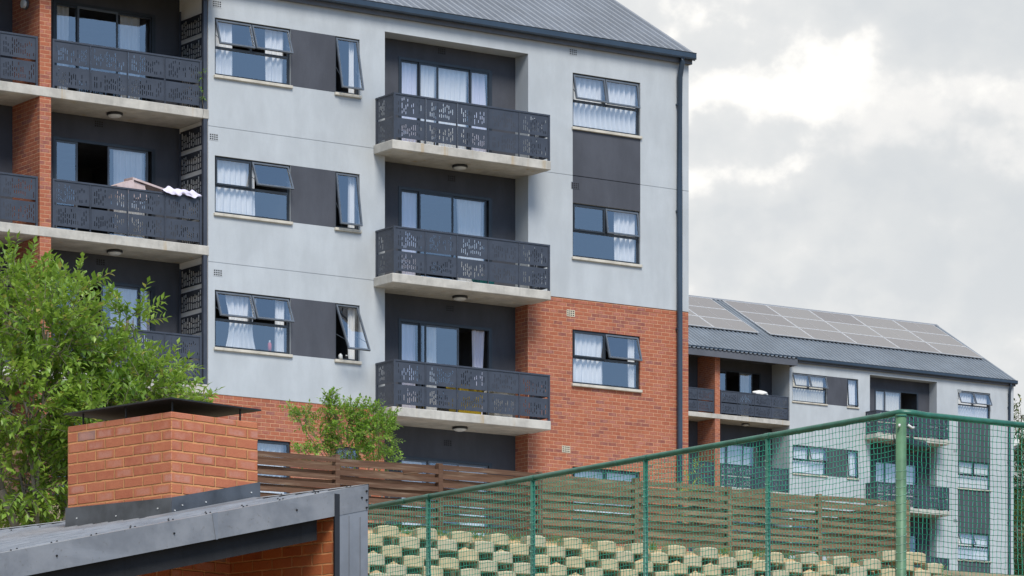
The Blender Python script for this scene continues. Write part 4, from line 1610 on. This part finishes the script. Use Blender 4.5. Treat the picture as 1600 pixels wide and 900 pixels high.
# grass tufts on top of the block wall
gvs, gfs = [], []
rr = random.Random(77)
for i in range(110):
    u = rr.uniform(-10.5, 3.4)
    if rr.random() < .45: u = rr.choice((-8.2, -7.6, -6.9, -2.6, -2.2, -1.0, .2)) + rr.uniform(-.3, .3)
    c = site(u, -8.95 + rr.uniform(-.15, .5), 8.52 + .005 * (u + 9))
    for k in range(rr.randint(6, 14)):
        a = rr.uniform(0, 6.28); h = rr.uniform(.06, .20)
        b0 = c + Vector((rr.uniform(-.06, .06), rr.uniform(-.06, .06), -.03))
        tip = b0 + Vector((math.cos(a) * h * .6, math.sin(a) * h * .6, h))
        sd_ = Vector((-math.sin(a), math.cos(a), 0)) * .006
        n0 = len(gvs)
        gvs += [tuple(b0 - sd_), tuple(b0 + sd_), tuple((b0 + tip) / 2 + sd_ * .8 + Vector((0, 0, h * .12))), tuple(tip), tuple((b0 + tip) / 2 - sd_ * .8 + Vector((0, 0, h * .12)))]
        gfs += [(n0, n0 + 1, n0 + 2, n0 + 3, n0 + 4)]
gr = MB().add(gvs, gfs).build('grass', M['grass'], None, fix=False)
tag(gr, 'sparse green grass tufts along the top of the block wall', 'grass', kind='stuff')

# ---------------------------------------------------------------- net fence of the sports court
NC = Vector((4.053, 42.0, 0))
NZ0 = 1.05
NT_ = 5.835
nf = thing('net_fence', 'green steel sports-court fence with square-mesh netting and a thick corner post', 'fence', (NC.x, NC.y, NZ0), TH)
# local frame: +x along u, +y along v
HT = NT_ - NZ0
SP = 2.25
for i in range(7):
    MB().tube([(0, i * SP, -.3), (0, i * SP, HT - .02)], .056 if i == 0 else .031, 16).build('post', M['green_old'] if i == 0 else M['green'], nf, smooth=True)
for i in (1, 2):
    MB().tube([(i * 4.5, 0, -.3), (i * 4.5, 0, HT - .02)], .031, 12).build('post', M['green'], nf, smooth=True)
mb = MB()
mb.tube([(0, 7 * SP, HT), (0, 4.5, HT + .004), (0, .34, HT), (0, .17, HT + .004), (.035, .045, HT + .012), (.16, 0, HT + .010), (.34, 0, HT), (4.5, 0, HT - .006), (9.2, 0, HT)], .033, 12)
mb.build('top_rail', M['green'], nf, smooth=True)
for i in range(1, 7):
    MB().tube([(0, i * SP - .045, HT), (0, i * SP + .045, HT)], .039, 12).build('clamp', M['green'], nf)
    MB().tube([(0, i * SP + .52, HT), (0, i * SP + .56, HT)], .036, 12).build('sleeve', M['green'], nf)
MB().tube([(0, 0, HT - .045), (0, 0, HT - .028)], .063, 16).build('post_cap', M['green'], nf)


def net(name, nx, ny, cell, axis, seed):
    """square-mesh net hung below the rail: knotted twine, slightly slack"""
    rs = np.random.RandomState(seed)
    ii, jj = np.meshgrid(np.arange(nx), np.arange(ny), indexing='ij')
    a = ii * cell + .02
    zt = HT - .035 - jj * cell
    jit = .0055
    a = a + rs.uniform(-jit, jit, a.shape) + .006 * np.sin(jj * .35 + ii * .11)
    zt = zt + rs.uniform(-jit, jit, a.shape) - .022 * np.sin(np.pi * ((a % SP) / SP)) * np.minimum(1, jj / 6.0)
    off = .008 * np.sin(ii * .4) * np.sin(jj * .3) + (.012 if axis == 1 else -.012)
    Pn = np.zeros((nx, ny, 3))
    if axis == 1:
        Pn[..., 1] = a; Pn[..., 0] = off - .03
    else:
        Pn[..., 0] = a; Pn[..., 1] = off - .03
    Pn[..., 2] = zt
    r = .0035
    V_ = []; F_ = []
    cnt = 0

    def seg(p, q):
        nonlocal cnt
        d = q - p
        d = d / np.linalg.norm(d, axis=-1, keepdims=True)
        ref = np.array([0.3, 0.4, .86]) if abs(d.reshape(-1, 3)[0][2]) < .7 else np.array([.7, .7, 0.1])
        s = np.cross(d, ref); s /= np.linalg.norm(s, axis=-1, keepdims=True)
        c = np.cross(d, s)
        ring = []
        for k in range(3):
            ang = 2 * np.pi * k / 3
            o_ = (s * np.cos(ang) + c * np.sin(ang)) * r
            ring.append((p + o_).reshape(-1, 3)); ring.append((q + o_).reshape(-1, 3))
        n = ring[0].shape[0]
        blk = np.stack(ring, 1).reshape(-1, 3)           # n*6
        V_.append(blk)
        b = cnt + np.arange(n)[:, None] * 6
        for k in range(3):
            k2 = (k + 1) % 3
            F_.append(np.concatenate([b + 2 * k, b + 2 * k + 1, b + 2 * k2 + 1, b + 2 * k2], 1))
        cnt += n * 6
    seg(Pn[:-1], Pn[1:])
    seg(Pn[:, :-1], Pn[:, 1:])
    # knots
    kr = .0068
    oc = np.array([(1, 0, 0), (-1, 0, 0), (0, 1, 0), (0, -1, 0), (0, 0, 1), (0, 0, -1)]) * kr
    K = Pn.reshape(-1, 1, 3) + oc[None]
    n = K.shape[0]
    tri = np.array([(0, 2, 4), (2, 1, 4), (1, 3, 4), (3, 0, 4), (2, 0, 5), (1, 2, 5), (3, 1, 5), (0, 3, 5)])
    kf = (np.arange(n)[:, None, None] * 6 + tri[None]).reshape(-1, 3)
    Vn = np.concatenate(V_); Fn = np.concatenate(F_)
    me = bpy.data.meshes.new(name)
    me.from_pydata(Vn.tolist(), [], Fn.tolist())
    me.materials.append(M['net'])
    o = place(name, me, nf)
    mk = bpy.data.meshes.new('knots')
    mk.from_pydata(K.reshape(-1, 3).tolist(), [], kf.tolist())
    mk.materials.append(M['knot'])
    place('knots', mk, o)
    return Pn


M['knot'] = m_plain('dark_knots', (.010, .045, .035), .7)
CELL = .0575
net('net', 245, 75, CELL, 1, 1)
net('net', 110, 75, CELL, 0, 2)
# lacing round the posts and the rail
ls = MB()
for i in range(7):
    r = .0585 if i == 0 else .0335
    for k in range(52):
        zz = HT - .25 - k * .085
        if i == 0 and zz > HT - .55: continue
        pts = []
        for q in range(9):
            a = 2 * math.pi * q / 8
            pts.append((r * math.cos(a), i * SP + r * math.sin(a), zz + .02 * math.sin(a + .6) + .012 * math.cos(a)))
        ls.tube(pts, .003, 3, cap=False)
ls.build('lacing', M['tie'], nf, fix=False)
# loops of spare cable by the corner and a crumpled bag behind it
cb = thing('cable', 'loose loops of black cable hanging from the top of the corner post', 'cable', (NC.x, NC.y, NT_), TH)
mb = MB()
mb.tube([(.09 + .075 * math.cos(a), .0 - .01, -.09 + .065 * math.sin(a)) for a in [q * .35 for q in range(17)]], .0055, 5)
mb.tube([(-.075 - .03 * math.sin(q * .28), -.0, -.13 - q * .018) for q in range(12)], .0055, 5)
mb.build('loop', M['blackpaint_shade'], cb, smooth=True)
mb = MB()
mb.tube([(.05, -.05, -.13), (.10, -.06, -.16), (.13, -.05, -.15)], .014, 6)
mb.tube([(-.06, -.05, -.13), (-.07, -.05, -.16)], .012, 6)
mb.build('tie_knot', M['lamp'], cb, smooth=True)
bgx = lump('plastic_bag', M['alu'], None, (NC.x + .11, NC.y + .25, NT_ - .30), (.20, .10, .065), 15, TH - .1, .55, 20, 10)
tag(bgx, 'crumpled black plastic bag caught behind the corner post netting', 'bag')

# ---------------------------------------------------------------- brick shelter in the foreground
SA = R(90 - 44)
SO = Vector((-2.702, 32.0, 0))
SZ = 1.0
sh = thing('shelter', 'low brick shelter with grey ribbed lean-to roof and brick chimney', 'shelter', (SO.x, SO.y, SZ), SA)
z = lambda w: w - SZ
PT = .222                                  # pitch along local x


def rz(x): return z(3.606 + PT * x)


QF, QB, XL, XH = -1.24, 5.2, -4.6, .97
rf = MB()
# ribbed sheet running up the slope, ribs across y
prof = []
y = QF + .03
while y < QB:
    prof += [(y, 0), (y + .055, 0), (y + .075, .036), (y + .105, .036), (y + .125, 0)]
    y += .19
vs = []
for (yy, k) in prof:
    vs.append((XL, yy, rz(XL) + k)); vs.append((XH, yy, rz(XH) + k))
rf.add(vs, [(2 * i, 2 * i + 1, 2 * i + 3, 2 * i + 2) for i in range(len(prof) - 1)])
ro = rf.build('roof', M['sheet'], sh, fix=False)
bar = MB()
# folded barge flashing on the open front: flat top leg and deep front leg
e = .003
bar.add([(XL, QF + .19, rz(XL) + .034), (XH, QF + .19, rz(XH) + .034), (XH, QF, rz(XH) + .036), (XL, QF, rz(XL) + .036),
         (XH, QF, rz(XH) - .165), (XL, QF, rz(XL) - .165), (XH, QF + .02, rz(XH) - .165), (XL, QF + .02, rz(XL) - .165)],
        [(0, 1, 2, 3), (3, 2, 4, 5), (5, 4, 6, 7)])
bo = bar.build('barge_flashing', M['sheet'], ro, fix=False)
hp = MB()
hp.add([(XH - .16, QF, rz(XH - .16) + .040), (XH + .004, QF - .004, rz(XH) + .040), (XH + .004, QB, rz(XH) + .040), (XH - .16, QB, rz(XH - .16) + .040),
        (XH + .004, QF - .004, rz(XH) - .165), (XH + .004, QB, rz(XH) - .165)], [(0, 1, 2, 3), (1, 4, 5, 2)])
hp.build('ridge_flashing', M['sheet'], ro, fix=False)
scm = MB().tube([(0, 0, -.004), (0, 0, .006)], .0080, 7).tube([(0, 0, .006), (0, 0, .011)], .005, 6).mesh('screw', M['blackpaint_shade'])
for i in range(11):
    x = XH - .10 - i * .38
    place('screw', scm, ro, (x, QF + .095, rz(x) + .034))
    place('screw', scm, ro, (x - .17, QF + .095 + .19, rz(x - .17) + .028))
    if i < 6:
        place('screw', scm, ro, (x - .05, QF + .095 + .38, rz(x - .05) + .028))
for i in range(4):
    yy = QF + .16 + i * .38
    place('screw', scm, ro, (XH - .08, yy, rz(XH - .08) + .04))
for i in range(7):
    place('screw', scm, ro, (XH - .5, 1.45 + i * .38, rz(XH - .5) + .03))
for x in (-2.2, -1.06, .2, .9):
    place('screw', scm, ro, (x, QF - .001, rz(x) - .06), (R(90), 0, 0))
for k in (.02, .09, .15):
    place('screw', scm, ro, (XH - .02, QF - .005, rz(XH) - k), (R(90), 0, 0))
lap = MB()
lap.add([(-.68, QF - .003, rz(-.68) + .039), (-.62, QF - .003, rz(-.62) + .039), (-.62, QF - .003, rz(-.62) - .168), (-.64, QF - .003, rz(-.64) - .168)], [(0, 1, 2, 3)])
lap.build('lap_joint', M['cladding'], ro)
# lead and closer strips beside the chimney
cs = MB()
cs.add([(-.30, -.16, rz(-.3) + .032), (XH - .1, -.16, rz(XH - .1) + .032), (XH - .1, -.02, rz(XH - .1) + .05), (-.30, -.02, rz(-.3) + .05)], [(0, 1, 2, 3)])
cs.build('saddle_flashing', M['sheet'], ro)
# rafter under the barge
ra = MB()
xa, xb = XL, .50
ra.add([(xa, QF + .09, rz(xa) - .05), (xb, QF + .09, rz(xb) - .05), (xb, QF + .09, rz(xb) - .33), (xa, QF + .09, rz(xa) - .33),
        (xa, QF + .15, rz(xa) - .05), (xb, QF + .15, rz(xb) - .05), (xb, QF + .15, rz(xb) - .33), (xa, QF + .15, rz(xa) - .33)],
       [(0, 1, 2, 3), (4, 7, 6, 5), (1, 5, 6, 2), (0, 3, 7, 4), (3, 2, 6, 7), (0, 4, 5, 1)])
ra.build('rafter', M['rafter'], sh)
# walls: side wall under the high end, breast wall under the chimney
wl_ = MB()
wl_.add([(.62, QF + .02, -.3), (.62, QB, -.3), (.62, QB, rz(.62) - .03), (.62, QF + .02, rz(.62) - .03),
         (.84, QF + .02, -.3), (.84, QB, -.3), (.84, QB, rz(.84) - .03), (.84, QF + .02, rz(.84) - .03)],
        [(0, 1, 2, 3), (4, 7, 6, 5), (0, 3, 7, 4), (1, 5, 6, 2), (3, 2, 6, 7)])
wl_.build('side_wall', M['brick_in'], sh)
wb_ = MB()
wb_.add([(-2.6, .02, -.3), (.618, .02, -.3), (.618, .02, rz(.618) - .03), (-2.6, .02, rz(-2.6) - .03),
         (-2.6, 1.4, -.3), (.618, 1.4, -.3), (.618, 1.4, rz(.618) - .03), (-2.6, 1.4, rz(-2.6) - .03)],
        [(0, 1, 2, 3), (0, 3, 7, 4), (3, 2, 6, 7), (4, 7, 6, 5)])
wb_.build('hearth_wall', M['brick_in'], sh)
rb_ = MB()
rb_.add([(-4.5, QB - .2, -.3), (.84, QB - .2, -.3), (.84, QB - .2, rz(.84) - .03), (-4.5, QB - .2, rz(-4.5) - .03)], [(0, 1, 2, 3)])
rb_.add([(-4.5, QF + .2, -.3), (-4.5, QB - .2, -.3), (-4.5, QB - .2, rz(-4.5) - .03), (-4.5, QF + .2, rz(-4.5) - .03)], [(0, 1, 2, 3)])
rb_.build('rear_wall', M['brick_in'], sh)
# metal corner cladding; its return is black, shade put into the colour
cc = MB()
xa, xb = .66, XH + .002
ht = lambda x: rz(x) - .16
cc.add([(xa, QF + .004, -.3), (xb, QF + .004, -.3), (xb, QF + .004, ht(xb)), (xa, QF + .004, ht(xa)), (xb, QF + 1.6, -.3), (xb, QF + 1.6, ht(xb))], [(0, 1, 2, 3), (1, 4, 5, 2)])
cc.box(xa + .225, xa + .232, QF - .002, QF + .003, -.3, ht(xa))
cc.box(xa + .105, xa + .118, QF - .001, QF + .003, -.3, ht(xa))
cco = cc.build('corner_cladding', M['cladding'], sh, fix=False)
cr = MB()
cr.box(xa - .055, xa - .002, QF - .004, QF + .012, -.3, rz(xa) - .0)
cr.box(xa - .012, xa - .002, QF + .012, QF + .2, -.3, rz(xa) - .17)
cr.build('shaded_return', M['blackpaint_shade'], cco)
for zz in (2.05, 1.2, .5):
    place('screw', scm, cco, (xa + .065, QF + .002, zz), (R(90), 0, 0))
# chimney
CX_, CY_ = .928, 1.285
ctop = z(4.455)
ch = MB()
ch.bbox(0, CX_, 0, CY_, -.2 + z(3.3), ctop, .006)
cho = ch.build('chimney', M['brick_near'], sh)
fl = MB()
p = .012
fh = .165


def flash(x, y): return rz(x) + .03


# front-left leg, right-face leg, folded round the corner, kicked out at the foot
fl.add([(-p, CY_ + p, rz(0) + .03), (-p, -p, rz(0) + .005), (-p, -p, rz(0) + fh + .0), (-p, CY_ + p, rz(0) + fh + .02), (-p - .05, CY_ + .05, rz(0) + .0), (-p - .04, -p, rz(0) - .0)],
       [(0, 1, 2, 3), (4, 5, 1, 0)])
fl.add([(-p, -p - .001, rz(0) + .005), (CX_ + p, -p - .001, rz(CX_) + .012), (CX_ + p, -p - .001, rz(CX_) + .165), (-p, -p - .001, rz(0) + fh),
        (CX_ + .03, -p - .05, rz(CX_) + .008), (-p - .02, -p - .05, rz(0) + .001)], [(0, 1, 2, 3), (5, 4, 1, 0)])
fl.add([(CX_ + p, -p, rz(CX_) + .005), (CX_ + p, CY_ + p, rz(CX_) + .005), (CX_ + p, CY_ + p, rz(CX_) + .165), (CX_ + p, -p, rz(CX_) + .165)], [(0, 1, 2, 3)])
flo = fl.build('flashing', M['galv'], cho, fix=False)
bd = MB()
bd.tube([(-p, -p - .001, rz(0) + .02), (CX_ + p, -p - .001, rz(CX_) + .027)], .006, 6)
bd.build('flashing_bead', M['galv'], cho)
rv_ = MB()
for (x, k) in ((.10, .09), (.35, .08), (.84, .09), (.02, .06)):
    rv_.tube([(x, -p - .008, rz(x) + k), (x, -p - .001, rz(x) + k)], .006, 6)
for (y, k) in ((.15, .09), (.66, .07), (1.15, .09)):
    rv_.tube([(-p - .007, y, rz(0) + k), (-p, y, rz(0) + k)], .006, 6)
rv_.build('rivet', M['lamp'], cho)
# flat steel cowl on rods
cp = MB()
cz = ctop + .105
cp.add([(-.045, -.045, cz - .012), (CX_ + .0, -.04, cz - .012), (CX_ + .0, CY_ + .0, cz - .012), (-.04, CY_ - .0, cz - .012),
        (-.045, -.045, cz), (CX_ + .0, -.04, cz), (CX_ + .0, CY_ + .0, cz), (-.04, CY_ - .0, cz), (CX_ / 2, CY_ / 2, cz + .022)],
       [(0, 3, 2, 1), (0, 1, 5, 4), (1, 2, 6, 5), (2, 3, 7, 6), (3, 0, 4, 7), (4, 5, 8), (5, 6, 8), (6, 7, 8), (7, 4, 8)])
cpo = cp.build('rain_cap', M['capsteel'], cho)
rod = MB().tube([(0, 0, -.16), (0, 0, -.011)], .008, 6).mesh('cap_rod', M['capsteel'])
for (x, y) in ((.06, .06), (CX_ - .16, .04), (.04, .60), (.05, CY_ - .14), (CX_ - .1, CY_ - .15)):
    place('cap_rod', rod, cho, (x, y, cz))
